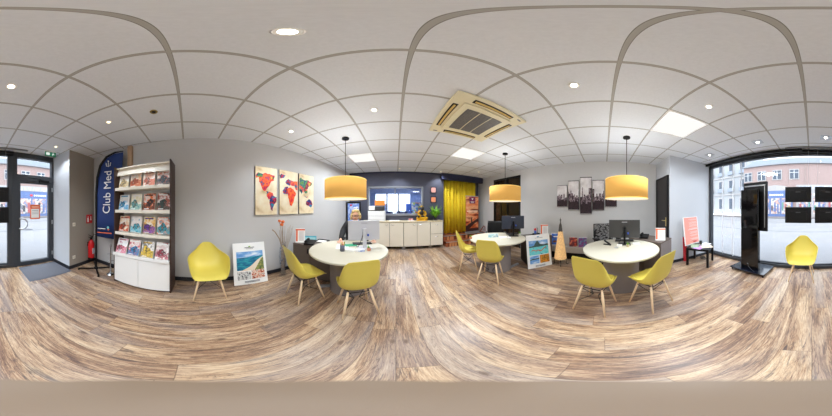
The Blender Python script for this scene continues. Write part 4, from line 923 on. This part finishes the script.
# fern
def plant(name, lab, x, y, z, n, L, pot, potr, poth, seed):
    t = thing(name, lab, 'plant', (x, y, z)); rs = random.Random(seed)
    MB().lathe([(potr*.75, 0), (potr, poth), (potr*.92, poth), (potr*.9, poth*.85), (0, poth*.85)], 20).done('pot', pot, t, smooth=False)
    b = MB()
    for k in range(n):
        a = rs.uniform(0, 2*pi); l = L*rs.uniform(.6, 1.1); up = rs.uniform(.5, 1.1); w = L*.06
        c, s = cos(a), sin(a); px, py = -s, c; prev = None
        for j in range(6):
            u = j/5; rr = l*u*.62; zz = poth*.85+l*(1.5*up*u-.85*u*u*up*(.6+k%3*.35)); ww = w*(1-u)*1.2+.001; zz = max(zz, .01)
            p = (b.bm.verts.new((rr*c+px*ww, rr*s+py*ww, zz)), b.bm.verts.new((rr*c-px*ww, rr*s-py*ww, zz)))
            if prev: b._f([prev[0], prev[1], p[1], p[0]])
            prev = p
    b.done('leaves', M_leaf, t, smooth=True, normals=False)
plant('potted_fern', 'bushy bright green fern beside the curtain end of the cabinets', 1.37, 4.43, .965, 220, .44, M_dgrey, .075, .11, 5)
plant('potted_succulent', 'small succulent in terracotta pot on the desk with the woman', -.40, 1.93, .742, 26, .06, M_copper, .032, .045, 6)
plant('potted_succulent', 'small succulent in terracotta pot on the middle desk', 1.49, 2.35, .742, 26, .06, M_copper, .032, .045, 8)
plant('potted_succulent', 'small succulent in cream pot on the desk below the skyline panels', 2.14, -.39, .742, 26, .06, M_oakt, .03, .045, 9)
plant('potted_succulent', 'small succulent in white pot at the rim of the middle desk by its monitor', 2.54, 1.87, .742, 20, .07, M_white, .028, .04, 10)
# glasses/ornaments on hatch sill
rs = random.Random(4)
for k in range(8):
    x = -.02+k*.075
    o = MB().lathe([(.02, 0), (.02, .004), (.004, .01), (.004, .045), (.022, .06), (.026, .12)] if k % 2 else [(.018, 0), (.022, .05), (.012, .09), (.010, .15)], 12).done('glassware', M_blk if k % 3 == 1 else M_vase, smooth=True)
    tag(o, 'small glass or bottle in the row on the sill of the hatch window', 'glassware', 'glassware on the hatch window sill'); o.location = (x-.28+.35, 4.735, 1.18)
tag(MB().m(0).bx(.40, .60, 4.38, 4.50, .965, .985).m(1).bx(.43, .57, 4.385, 4.495, .985, 1.04).done('business_card_holder', [M_white, ramp_mat('card_red', [(240, 240, 240), (220, 60, 50), (240, 240, 240)], 20)]), 'small white card box with red print on the cabinet top', 'box')
tag(MB().bx(-.22, .12, 4.36, 4.56, .965, .985).done('paper_pile', M_paper), 'flat pile of white paper on the cabinet top beside the printer', 'papers')
# display rack behind the woman
t = thing('poster_display', 'black framed display with blue travel poster behind the seated woman', 'poster display', (-1.48, 4.46, 0), R(14))
MB().bx(-.26, .26, 0, .03, .0, 1.62).done('frame', M_blk, t)
MB().m(0).bx(-.20, .20, -.006, 0, .75, 1.56).m(1).ball((-.09, -.006, 1.50), (.04, .003, .035)).m(2).bx(.0, .16, -.009, -.006, 1.40, 1.43).done('poster', [ramp_mat('blue_white_print', [(50, 90, 190), (190, 205, 235), (90, 130, 210), (150, 170, 220)], 7, seed=9), M_red, M_paper], t)
# curtain
t = thing('yellow_curtain', 'floor-length mustard yellow curtain hanging above the steps', 'curtain', (2.52, 4.80, 0))
b = MB(); N = 220; prev = None
for k in range(N+1):
    x = -.75+1.52*k/N
    y = .045*sin(k*.30)+.025*sin(k*.17+1)+.008*sin(k*.93)
    p = (b.bm.verts.new((x, y*.8, 2.52)), b.bm.verts.new((x, y*1.1, .40+.012*sin(k*.2))))
    if prev: b._f([prev[0], prev[1], p[1], p[0]])
    prev = p
b.done('drape', mat('mustard_cloth', (232, 202, 34), .75, var=.08, scale=8), t, smooth=True, solid=.004)
MB().tube([(-.78, 0, 2.55), (.8, 0, 2.55)], .012).done('curtain_rail', M_alu, t)
# wooden scooter-like prop beside banner: small wooden sledge shape
o = MB().tube([(3.30, 4.42, .37), (3.42, 4.40, .52), (3.50, 4.38, .62), (3.54, 4.36, .60), (3.54, 4.34, .40)], .018).done('wooden_armrest', mat('mahogany', (120, 50, 30), .4)); 
o.name = 'wooden_walking_cane'; tag(o, 'curved reddish wooden piece at the right end of the platform beside the banner', 'wooden object')
o.location = (.045, .15, 0)
for yy, lab in ((4.20, 'left white socket low on the right wall near the banner'), (4.08, 'right white socket low on the right wall near the banner')):
    tag(MB().bx(3.59, 3.6, yy-.04, yy+.04, .71, .79).done('wall_socket', M_cream, bevel=.003), lab, 'socket', 'sockets by the banner')

# ------------------------------------------------------------------ computers
def monitor(lab, x, y, ang, W, H, zc, back, stand, foot=.11, name='monitor', badge=True):
    """back faces local -y, screen faces +y"""
    t = thing(name, lab, 'monitor', (x, y, .742), ang, 'computer monitors on the round desks')
    z0 = zc-.742-H/2
    MB().bx(-W/2, W/2, -.012, .018, z0, z0+H).done('housing', back, t, bevel=.006)
    MB().bx(-W/2+.012, W/2-.012, .018, .020, z0+.02, z0+H-.012).done('display', M_gloss, t)
    nk = .03 if stand is M_silv else .018
    MB().bx(-nk, nk, -.07, -.045, .006, z0+H*.62).bx(-nk, nk, -.06, -.012, z0+H*.42, z0+H*.62).done('stand_neck', stand, t, bevel=.004)
    MB().bx(-foot, foot, -.13, .06, 0, .010).done('stand_foot', stand, t, bevel=.004)
    if badge: MB().bx(-.05, .05, -.015, -.012, z0+H*.86, z0+H*.90).done('back_badge', mat('badge_grey', (170, 170, 176), .4), t); MB().bx(.05, .075, -.04, -.012, z0+H*.22, z0+H*.32).done('blue_plug', mat('vga_blue', (50, 90, 200), .5), t)
    MB().tube([(-.02, -.02, z0+.10), (-.07, -.06, z0-.02), (-.10, -.03, .02), (-.12, .05, .006)], .004, 6).done('cable', M_blk, t)
    return t
M_silv = mat('silver_back', (198, 198, 204), .35, var=.01)
monitor('silver-backed monitor in front of the seated woman', -.515, 2.10, R(24), .52, .33, 1.03, M_silv, M_silv)
monitor('black and silver monitor on the middle desk before the dark double door', 2.42, 1.98, R(-42), .53, .31, 1.06, mat('blue_black_back', (44, 50, 66), .3), M_blkm)
monitor('dark grey monitor on the desk below the skyline panels', 2.36, -.37, R(-99), .56, .33, 1.02, mat('charcoal_back', (62, 62, 64), .4), M_blkm)
def keyboard(lab, x, y, ang, W=.40):
    t = thing('keyboard', lab, 'keyboard', (x, y, .742), ang, 'black keyboards on the round desks')
    MB().bx(-W/2, W/2, -.065, .065, 0, .016).done('keyboard_case', M_blk, t, bevel=.004)
    b = MB()
    for r in range(4):
        for c in range(14): b.bx(-W/2+.012+c*(W-.024)/14, -W/2+.008+(c+1)*(W-.024)/14, -.055+r*.028, -.031+r*.028, .016, .021)
    b.done('keys', M_dgrey, t)
keyboard('black keyboard behind the silver monitor near the woman', -.60, 2.30, R(24), .34)
keyboard('black keyboard beside the monitor on the middle desk', 2.55, 2.12, R(-42), .30)
keyboard('black keyboard in front of the dark grey monitor', 2.57, -.40, R(81), .36)
# small desk things
def pen_cup(x, y):
    t = thing('pen_cup', 'grey mesh cup full of coloured pens on the desk with the woman', 'pen cup', (x, y, .742))
    MB().lathe([(.036, 0), (.038, .10), (.035, .10), (.033, .005), (0, .005)], 20).done('cup', mat('cup_grey', (96, 98, 112), .4), t, smooth=True)
    rs = random.Random(2)
    for c in ((220, 60, 40), (240, 200, 40), (40, 120, 60), (30, 30, 30), (230, 120, 40), (210, 190, 60)):
        a = rs.uniform(0, 6.28); MB().tube([(.01*cos(a), .01*sin(a), .01), (.036*cos(a), .036*sin(a), .15)], .0055, 6).done('pen', mat('pen%d%d' % (c[0], c[1]), c, .4), t)
pen_cup(-.77, 1.80)
def small_box(name, lab, cat, x, y, z, ang, d, m, group=None):
    o = MB().bx(-d[0]/2, d[0]/2, -d[1]/2, d[1]/2, 0, d[2]).done(name, m, bevel=.003); tag(o, lab, cat, group); o.location = (x, y, z); o.rotation_euler = (0, 0, ang); return o
small_box('business_card_tray', 'white card tray left of the succulent on the desk with the woman', 'card tray', -.655, 1.83, .742, R(10), (.15, .06, .035), M_paper)
small_box('business_card_tray', 'white card tray with blue print nearest the succulent on the desk with the woman', 'card tray', -.515, 1.87, .742, R(14), (.13, .06, .035), ramp_mat('card_blue', [(240, 240, 244), (240, 240, 244), (90, 120, 200)], 12))
small_box('green_folder', 'green folder lying by the silver monitor on the desk with the woman', 'folder', -.76, 2.14, .742, R(30), (.20, .14, .008), mat('emerald', (30, 150, 110), .5))
small_box('paper_sheet', 'white paper sheet on the desk beside the woman\'s hand', 'paper', -.86, 2.02, .742, R(20), (.20, .28, .002), M_paper)
small_box('turquoise_card_box', 'turquoise card box on the middle desk left of the monitor', 'box', 1.97, 2.18, .742, R(-30), (.22, .05, .075), ramp_mat('card_turq', [(80, 180, 200), (220, 236, 240), (40, 120, 160)], 12))
small_box('paper_pile', 'loose white papers on the middle desk beside the turquoise box', 'papers', 2.10, 1.99, .742, R(-20), (.18, .12, .02), M_paper)
small_box('computer_mouse', 'white computer mouse on the middle desk near the papers', 'mouse', 2.13, 1.86, .742, R(-20), (.06, .10, .03), M_white)
small_box('business_card_tray', 'white card tray beside the cream-potted succulent', 'card tray', 2.25, -.56, .742, R(80), (.12, .06, .03), M_paper)
small_box('name_plate', 'small grey stone plate by the monitor foot on the desk under the skyline panels', 'plate', 2.10, -.20, .742, R(80), (.06, .03, .02), M_alu)
small_box('name_plate', 'small white card block by the keyboard on the desk under the skyline panels', 'plate', 2.20, -.26, .742, R(80), (.09, .04, .03), M_paper)
t = thing('stapler', 'black stapler standing open on the desk under the skyline panels', 'stapler', (2.30, -.06, .742), R(60))
MB().box((0, 0, .008), (.14, .035, .014)).done('stapler_base', M_blk, t); MB().box((0, 0, .045), (.14, .03, .022), rot=(0, R(-28), 0)).tube([(-.055, 0, .005), (-.055, 0, .03)], .01).done('stapler_arm', M_blk, t, bevel=.004)

# ------------------------------------------------------------------ office chairs
M_mesh = ramp_mat('black_mesh_back', [(16, 16, 20), (16, 16, 20), (150, 150, 152), (16, 16, 20)], 15, seed=3, stretch=(1, 1, 1.4))
def office_chair(lab, x, y, fx, fy, mm, top=1.01):
    t = thing('office_chair', lab, 'office chair', (x, y, 0), atan2(fy, fx)-pi/2, 'black office chairs')
    b = MB()
    for k in range(5):
        a = k*2*pi/5+.3; b.tube([(0, 0, .09), (.27*cos(a), .27*sin(a), .07)], [.022, .014], 8)
    b.done('star_base', M_blk, t)
    for k in range(5):
        a = k*2*pi/5+.3; MB().ball((.27*cos(a), .27*sin(a), .03), (.03, .03, .03), 10, 6).done('caster', M_blk, t)
    MB().tube([(0, 0, .08), (0, 0, .44)], .025).done('gas_lift', M_blkm, t)
    MB().box((0, .02, .475), (.48, .46, .07)).done('seat', M_blk, t, bevel=.03)
    n = 8; b = MB(); rows = []
    for i in range(n+1):
        u = i/n; z = .54+(top-.54)*u; w = .21+.03*sin(pi*u)
        rows.append([b.bm.verts.new((w*j/4, -.22-.05*u+.04*(j/4)**2, z)) for j in range(-4, 5)])
    for A, B in zip(rows, rows[1:]):
        for j in range(8): b._f([A[j], A[j+1], B[j+1], B[j]])
    b.done('backrest', mm, t, smooth=True, solid=.02)
    P = [(-.22, -.19, .53), (-.24, -.20, .75), (-.23, -.235, top), (0, -.285, top+.005), (.23, -.235, top), (.24, -.20, .75), (.22, -.19, .53), (0, -.24, .52), (-.22, -.19, .53)]
    MB().tube(P, .014).tube([(0, 0, .45), (0, -.22, .46), (0, -.25, .60)], .02).done('back_frame', M_blk, t, smooth=True)
    for s in (-1, 1): MB().tube([(s*.22, -.05, .47), (s*.27, -.05, .50), (s*.27, -.02, .68)], .014).box((s*.27, .0, .69), (.06, .24, .025)).done('armrest', M_blk, t)
office_chair('black mesh office chair behind the desk below the skyline panels', 3.02, -.06, -.9, -.35, M_mesh)
office_chair('black office chair behind the middle desk before the dark double door', 2.62, 2.78, -.6, -.7, M_blk, 1.0)
office_chair('black office chair the blonde woman sits on', -.90, 2.86, .22, -.97, M_blk, .92)

# ------------------------------------------------------------------ seated woman
def skin_mesh(chains, name, mats, parent, sub=2):
    me = bpy.data.meshes.new(name); vs = []; es = []; rs = []; roots = []
    for ch in chains:
        base = len(vs)
        for i, (p, r) in enumerate(ch['v']): vs.append(p); rs.append(r)
        es += [(base+a, base+b) for a, b in ch['e']]; roots.append(base+ch.get('root', 0))
    me.from_pydata(vs, es, []); o = bpy.data.objects.new(name, me); COL.objects.link(o)
    m = o.modifiers.new('skin', 'SKIN'); m.use_smooth_shade = True
    if not me.skin_vertices: bpy.context.view_layer.objects.active = o; bpy.ops.mesh.customdata_skin_add()
    sv = me.skin_vertices[0].data
    for i, r in enumerate(rs):
        sv[i].radius = r if isinstance(r, tuple) else (r, r); sv[i].use_root = (i in roots)
    s = o.modifiers.new('sub', 'SUBSURF'); s.levels = sub; s.render_levels = sub
    dg = bpy.context.evaluated_depsgraph_get(); ev = o.evaluated_get(dg); nm = bpy.data.meshes.new_from_object(ev)
    o.modifiers.clear(); o.data = nm; bpy.data.meshes.remove(me)
    nm.materials.clear()
    for x in mats: nm.materials.append(x)
    for p in nm.polygons: p.use_smooth = True
    if parent: o.parent = parent
    return o
P = thing('person', 'person with curly blonde hair, glasses and black top seated behind the silver monitor', 'person', (-.90, 2.80, 0), R(-166))
# local: +y is the way she faces, +x her right is -x ... desk is at local +y
M_skin = mat('skin', (226, 176, 150), .55, var=.05); M_hair = ramp_mat('blonde_hair', [(196, 168, 110), (228, 206, 150), (170, 138, 84)], 30)
M_top = mat('black_knit', (20, 20, 24), .85)
# convert world targets for the hands into local coordinates
def loc(wx, wy, wz):
    a = -R(-166); dx, dy = wx+.90, wy-2.80
    return (dx*cos(a)-dy*sin(a), dx*sin(a)+dy*cos(a), wz)
h1 = loc(-1.00, 2.21, .775); h2 = loc(-.40, 2.40, .775)
hd = loc(-.835, 2.66, 1.235)
body = {'v': [((0, -.02, .64), (.15, .12)), ((0, 0, .76), (.12, .10)), ((0, .03, .90), (.185, .12)), ((0, .05, 1.03), (.16, .10)), ((hd[0]*.6, .10, 1.10), .05), ((hd[0]*.85, hd[1]-.02, 1.165), .048),
   ((.16, .04, 1.05), .06), ((.24, .14, .90), .048), ((.0, 0, 0), .0), ((-.16, .04, 1.05), .06), ((-.25, .14, .90), .048), ((0, 0, 0), 0),
   ((.10, .10, .61), .085), ((.11, .46, .56), .062), ((.11, .44, .28), .05), ((.11, .46, .09), .035), ((.12, .58, .05), .03),
   ((-.10, .10, .61), .085), ((-.11, .46, .56), .062), ((-.11, .44, .28), .05), ((-.11, .46, .09), .035), ((-.12, .58, .05), .03)],
   'e': [(0, 1), (1, 2), (2, 3), (3, 4), (4, 5), (3, 6), (6, 7), (3, 9), (9, 10), (0, 12), (12, 13), (13, 14), (14, 15), (15, 16), (0, 17), (17, 18), (18, 19), (19, 20), (20, 21)]}
def wr(h, side):  # wrist and hand end of an arm: index placeholders 8 and 11
    return h
right, left = (h1, h2) if h1[0] > 0 else (h2, h1)
body['v'][8] = ((right[0], right[1]-.10, right[2]+.01), .026); body['e'].append((7, 8))
body['v'][11] = ((left[0], left[1]-.10, left[2]+.01), .026); body['e'].append((10, 11))
body['v'] += [((right[0], right[1]-.02, right[2]), (.036, .016)), ((left[0], left[1]-.02, left[2]), (.036, .016))]
body['e'] += [(8, 22), (11, 23)]
chains = [body]
for h, s in ((right, 1), (left, -1)):
    for k, (off, ln) in enumerate(((-.030, .062), (-.010, .075), (.010, .070), (.030, .055))):
        x = h[0]+off*s; y = h[1]-.01
        chains.append({'v': [((x, y, h[2]), .009), ((x, y+ln*.45, h[2]+.008), .0085), ((x+.002*s, y+ln*.8, h[2]-.004), .0078), ((x, y+ln, h[2]-.016), .007)], 'e': [(0, 1), (1, 2), (2, 3)]})
    chains.append({'v': [((h[0]-.022*s, h[1]-.05, h[2]), .011), ((h[0]-.050*s, h[1]-.015, h[2]-.004), .0095), ((h[0]-.058*s, h[1]+.018, h[2]-.010), .008)], 'e': [(0, 1), (1, 2)]})
bo = skin_mesh(chains, 'body', [M_skin], P)
# head joined into the body mesh
bm = bmesh.new(); bm.from_mesh(bo.data)
hb = MB(); hb.bm.free(); hb.bm = bm; hb.mi = 0
hx, hy, hz = hd
nv = len(bm.verts)
hb.ball((hx, hy, hz), (.073, .092, .112), 24, 18)
bm.verts.ensure_lookup_table()
for v in bm.verts[nv:]:
    if v.co.z < hz: k = (hz-v.co.z)/.112; v.co.x = hx+(v.co.x-hx)*(1-.28*k*k); v.co.y += .018*k
hb.lathe([(.001, -.02), (.012, -.016), (.009, .0), (.004, .024)], 10, c=(hx, hy+.094, hz-.005))
for s in (-1, 1): hb.ball((hx+s*.074, hy-.005, hz-.01), (.010, .018, .028), 10, 8)
for f in bm.faces: f.smooth = True
bm.to_mesh(bo.data); bm.free()
MB().ball((hx-.028, hy+.080, hz+.008), (.013, .008, .008), 10, 6).ball((hx+.028, hy+.080, hz+.008), (.013, .008, .008), 10, 6).done('eyes', mat('eye_dark', (50, 40, 36), .2), P, smooth=True)
MB().tube([(hx-.026, hy+.092, hz-.055), (hx, hy+.099, hz-.052), (hx+.026, hy+.092, hz-.055)], [.003, .007, .003], 8).done('lips', mat('lip_red', (196, 60, 66), .4), P, smooth=True)
b = MB()
for s in (-1, 1):
    b.tube([(hx+s*.031+.027*cos(a), hy+.103, hz+.008+.021*sin(a)) for a in [k*pi/6 for k in range(13)]], .0052, 6)
    b.tube([(hx+s*.058, hy+.100, hz+.012), (hx+s*.080, hy+.06, hz+.012), (hx+s*.083, hy-.01, hz+.008)], .003, 6)
b.tube([(hx-.006, hy+.105, hz+.012), (hx+.006, hy+.105, hz+.012)], .003, 6); b.done('glasses', mat('dark_tortoise', (56, 24, 26), .3), P)
b = MB(); rs = random.Random(12)
b.ball((hx, hy-.025, hz+.028), (.093, .096, .108), 20, 14)
for k in range(150):
    a = rs.uniform(-.35, pi+.35)+pi; th = rs.uniform(0, 1); zz = hz+.125-.20*th; rr = .098*(1-(1-th)**3*.8)
    b.ball((hx+rr*cos(a)*1.02, hy-.02+rr*sin(a)*.98, zz+rs.uniform(-.01, .01)), rs.uniform(.014, .026), 8, 5)
for k in range(26): b.ball((hx+rs.uniform(-.075, .075), hy+.045+rs.uniform(-.01, .02), hz+.098+rs.uniform(-.012, .02)), rs.uniform(.014, .022), 8, 5)
b.done('hair', M_hair, P, smooth=True)
def grow(v, d): return tuple(x+d for x in v) if isinstance(v, tuple) else v+d
tv = [body['v'][i] for i in (0, 1, 2, 3, 6, 7, 8, 9, 10, 11)]
clo = {'v': [(p, grow(r, .024 if i not in (6, 9) else .014)) for i, (p, r) in enumerate(tv)], 'e': [(0, 1), (1, 2), (2, 3), (3, 4), (4, 5), (5, 6), (3, 7), (7, 8), (8, 9)]}
clo['v'].append(((hd[0]*.5, .09, 1.085), .062)); clo['e'].append((3, 10))
skin_mesh([clo], 'black_top', [M_top], P)
lv = [body['v'][i] for i in (0, 12, 13, 14, 15, 17, 18, 19, 20)]
skin_mesh([{'v': [(p, grow(r, .014)) for p, r in lv], 'e': [(0, 1), (1, 2), (2, 3), (3, 4), (0, 5), (5, 6), (6, 7), (7, 8)]}], 'trousers', [mat('dark_denim', (34, 38, 52), .8)], P)
for s in (-1, 1): MB().ball((s*.12, .55, .045), (.048, .13, .05), 14, 8).bx(s*.12-.04, s*.12+.04, .44, .66, .0, .02).done('shoe', M_blk, P, smooth=True)

# ------------------------------------------------------------------ back office contents
for x, lab in ((-.95, 'blue office cupboard left in the back office'), (.95, 'blue office cupboard right in the back office')):
    t = thing('office_cupboard', lab, 'cupboard', (x, 7.9, 0)); MB().bx(-.35, .35, -.2, .2, 0, 1.65).done('carcass', mat('cobalt_panel', (50, 84, 160), .5), t); MB().bx(-.34, -.01, -.22, -.2, .03, 1.62).done('door', mat('cobalt_door', (62, 98, 176), .5), t); MB().bx(.01, .34, -.22, -.2, .03, 1.62).done('door', mat('cobalt_door', (62, 98, 176), .5), t)
t = thing('office_desk', 'white desk in the back office behind the hatch window', 'desk', (.0, 6.5, 0)); MB().bx(-.8, .8, -.35, .35, .71, .74).done('tabletop', M_white, t)
for sx in (-.75, .75): MB().bx(sx-.02, sx+.02, -.3, .3, 0, .71).done('leg', M_grey, t)
for x, lab in ((-.42, 'left dark screen on the desk in the back office'), (.30, 'right dark screen on the desk in the back office')):
    t = thing('office_screen', lab, 'monitor', (x, 6.5, .74)); MB().bx(-.28, .28, -.02, .02, .12, .50).done('housing', mat('navy_screen', (30, 50, 100), .3), t); MB().bx(-.04, .04, -.02, .02, 0, .12).bx(-.12, .12, -.08, .08, 0, .01).done('stand', M_blk, t)
tag(MB().bx(.62, 1.1, 5.6, 5.62, 1.15, 1.62).done('pinned_map', ramp_mat('map_small', [(120, 170, 220), (200, 220, 90), (240, 240, 240), (90, 140, 210), (230, 140, 80)], 12, kind='voronoi')), 'small colourful map behind the right half of the hatch window', 'map')
bpy.data.objects['pinned_map'].location = (0, -.4, 0)
t = thing('map_easel', 'thin grey easel carrying the map in the back office', 'easel', (.86, 5.26, 0)); MB().bx(-.2, -.17, 0, .02, 0, 1.15).bx(.17, .2, 0, .02, 0, 1.15).bx(-.24, .24, -.06, .02, 1.13, 1.15).done('easel_frame', M_grey, t); MB().tube([(0, .03, 1.1), (0, .4, 0)], .012).done('rear_leg', M_grey, t)

t = thing('added_office_fill_panel', 'added fill light panel on the back office ceiling', 'ceiling light', (.3, 6.2, HC))  # panel and lamp added to brighten the office behind the hatch
MB().bx(-.3, .3, -.3, .3, -.006, 0).done('diffuser', M_panel, t); MB().bx(-.31, .31, -.31, -.3, -.01, 0).bx(-.31, .31, .3, .31, -.01, 0).done('frame', M_white, t)
light('AREA', 'office_fill_light', (.3, 6.2, HC-.012), 25, (.9, .95, 1.), .56)  # fill light of the added panel
# ------------------------------------------------------------------ street
def smat(n, c, **k): return mat(n, tuple(int(v*.88) for v in c), .85, **k)
struct(MB().bx(-60, 60, -19.2, -5.2, -.25, -.16).done('floor_road', smat('pale_asphalt', (152, 150, 152), var=.14, scale=.7)), 'road')
struct(MB().bx(-60, 60, -5.2, -3.0, -.25, -.02).done('floor_near_pavement', smat('pavement_stone', (150, 150, 154), var=.06, scale=3)))
struct(MB().bx(-60, 60, -22, -19.2, -.25, -.04).done('floor_far_pavement', smat('pavement_far', (136, 126, 124), var=.06, scale=3)))
M_pink = smat('salmon_render', (168, 144, 138), var=.06, scale=.6); M_pane = mat('street_pane', (56, 66, 80), .2, var=.5, scale=.9); M_stone = smat('pale_stone', (180, 176, 174))
M_sblue = smat('shop_blue', (104, 124, 170), var=.05); M_shopw = ramp_mat('shop_display', [(180, 180, 184), (90, 110, 150), (170, 130, 115), (190, 188, 186), (80, 84, 100), (170, 160, 150)], .9, rough=.3, seed=3, detail=4)
for y0, y1, z, n_, c in ((-5.35, -5.15, -.155, 'kerb_near', (190, 190, 190)), (-19.3, -19.1, -.03, 'kerb_far', (176, 172, 170)), (-8.6, -8.45, -.158, 'road_line', (120, 122, 128)), (-14.2, -14.0, -.158, 'road_seam', (118, 118, 126))):
    struct(MB().bx(-60, 60, y0, y1, z-.02, z+.002).done('floor_'+n_, smat(n_, c)))
tag(MB().lathe([(.35, 0), (.35, .006)], 24).done('manhole_cover', smat('iron_cover', (90, 92, 98))), 'round dark manhole cover on the street outside the entrance door', 'manhole cover').location = (-3.4, -8.9, -.16)
bd = thing('pink_building', 'long salmon pink two-storey house across the street', 'building', (0, -22, -.04))
MB().bx(-16, 12.4, -8, 0, 0, 9.1).done('wall', M_pink, bd)
MB().bx(-16.2, 12.5, -8, .4, 9.1, 9.35).done('gutter', smat('gutter_grey', (150, 154, 158)), bd)
MB().prismy([(-16.2, 9.3), (12.5, 9.3), (10.5, 10.4), (-14, 10.4)], -6, -.2).done('roof', smat('roof_slate', (150, 158, 166)), bd)
MB().bx(1.05, 1.2, 0, .12, 5.4, 9.1).done('drainpipe', smat('pipe', (170, 150, 144)), bd)
for x in (11.45, 8.75, 5.9, 2.95, -4.9, -7.9, -10.9, -13.8):
    w = MB().bx(x-.85, x+.85, 0, .10, 6.30, 8.15).done('window_surround', M_stone, bd)
    MB().bx(x-.70, x+.70, .10, .12, 6.45, 8.0).done('pane', M_pane, w); MB().bx(x-.03, x+.03, .12, .16, 6.45, 8.0).bx(x-.7, x+.7, .12, .16, 7.5, 7.55).done('glazing_bar', M_white, w)
for x0, x1, lab, dark in ((3.2, 9.2, 'blue arched shopfront across the street with photo window', 0), (-5.0, 2.6, 'pale shopfront across the street behind the hanging screens', 1), (-15.0, -5.8, 'blue shopfront with grey sign band opposite the entrance door', 2)):
    s = thing('shopfront', lab, 'shopfront', ((x0+x1)/2, -21.99, -.04)); L = x1-x0
    MB().bx(-L/2, L/2, 0, .25, 0, 4.4).done('fascia_frame', M_sblue if dark != 1 else M_stone, s)
    if dark == 0: MB().prismy([(-L/2, 4.4), (L/2, 4.4), (L/2-.3, 4.8), (L/2-1.5, 5.2), (0, 5.4), (-L/2+1.5, 5.2), (-L/2+.3, 4.8)], 0, .25).done('arched_cornice', M_stone, s)
    else: MB().m(0).bx(-L/2, L/2, 0, .3, 4.4, 5.3).m(1).bx(-L/2+.5, L/2-.5, .3, .32, 4.55, 5.1).done('upper_band', [M_stone, ramp_mat('band_marks', [(200, 200, 205), (140, 146, 156), (215, 215, 218)], 2.0, seed=2, stretch=(1, 1, .2))], s)
    n = 3
    for k in range(n):
        a = -L/2+.3+k*(L-.4)/n; w_ = (L-.4)/n-.3
        MB().bx(a, a+w_, .25, .27, .45, 3.1).done('display_window', M_shopw, s)
        for q in range(3):
            c = random.choice(((60, 90, 170), (200, 60, 60), (240, 180, 80), (60, 150, 130), (40, 40, 50)))
            MB().bx(a+.2+q*w_/3, a+.2+q*w_/3+w_/6, .27, .30, .6+.2*q, 1.9+.25*((q+k) % 3)).done('display_poster', smat('pd%d%d%d' % c, tuple(int(.55*v+70) for v in c)), s)
    b = MB().m(0)
    for q in range(7): b.bx(-1.4+q*.36, -1.18+q*.36, .26, .29, 3.55, 3.80)
    b.m(1).ball((1.5, .28, 3.68), (.28, .03, .18)); b.done('sign_marks', [M_paper, smat('sign_red', (226, 70, 80))], s)
bd = thing('cream_building', 'tall cream stone building at the end of the street', 'building', (22, -25, -.04))
MB().bx(-9.4, 30, -8, 0, 0, 17).done('wall', smat('cream_render', (168, 170, 172), var=.05, scale=.5), bd)
for x in (-7.6, -4.6, -1.6, 1.4, 4.4):
    for z in (1.2, 5.4, 9.4, 13.2):
        w = MB().bx(x-.8, x+.8, 0, .12, z-.2, z+2.7).done('window_surround', M_stone, bd); MB().bx(x-.55, x+.55, .12, .14, z, z+2.4).done('pane', M_pane, w)
        if z > 3: MB().bx(x-.75, x+.75, .14, .5, z-.25, z-.12).bx(x-.75, x+.75, .46, .5, z-.12, z+.6).done('balcony', smat('balcony_grey', (150, 158, 172)), w)
for z in (4.4, 8.5, 12.4): MB().bx(-9.4, 30, 0, .25, z, z+.25).done('string_course', M_stone, bd)
bd = thing('grey_building', 'grey house beyond the end of the pink building', 'building', (-30, -24, -.04))
MB().bx(-14, 13.8, -8, 0, 0, 10).done('wall', smat('grey_render', (160, 158, 160)), bd)
for x in (-4, 0, 4, 8, 12): w = MB().bx(x-.7, x+.7, 0, .1, 5.5, 7.6).done('window_surround', M_stone, bd); MB().bx(x-.55, x+.55, .1, .12, 5.6, 7.5).done('pane', M_pane, w)

# ------------------------------------------------------------------ world and view
wd = bpy.data.worlds.new('world'); SC.world = wd; wd.use_nodes = True; nt = wd.node_tree; bg = nt.nodes['Background']
tc = nt.nodes.new('ShaderNodeTexCoord'); n = nt.nodes.new('ShaderNodeTexNoise'); n.inputs['Scale'].default_value = 3; n.inputs['Detail'].default_value = 5; nt.links.new(tc.outputs['Generated'], n.inputs['Vector'])
cr = nt.nodes.new('ShaderNodeValToRGB'); cr.color_ramp.elements[0].color = (.70, .79, .90, 1); cr.color_ramp.elements[1].color = (.90, .94, 1, 1); nt.links.new(n.outputs['Fac'], cr.inputs[0])
nt.links.new(cr.outputs[0], bg.inputs[0]); bg.inputs[1].default_value = 2.0
SC.view_settings.view_transform = 'Standard'; SC.view_settings.look = 'None'; SC.view_settings.gamma = 1; SC.view_settings.use_curve_mapping = False
SC.view_settings.exposure = 1.33
SC.cycles.max_bounces = 10; SC.cycles.diffuse_bounces = 6; SC.cycles.transparent_max_bounces = 12
SC.cycles.use_denoising = True
SC.cycles.sample_clamp_indirect = 6
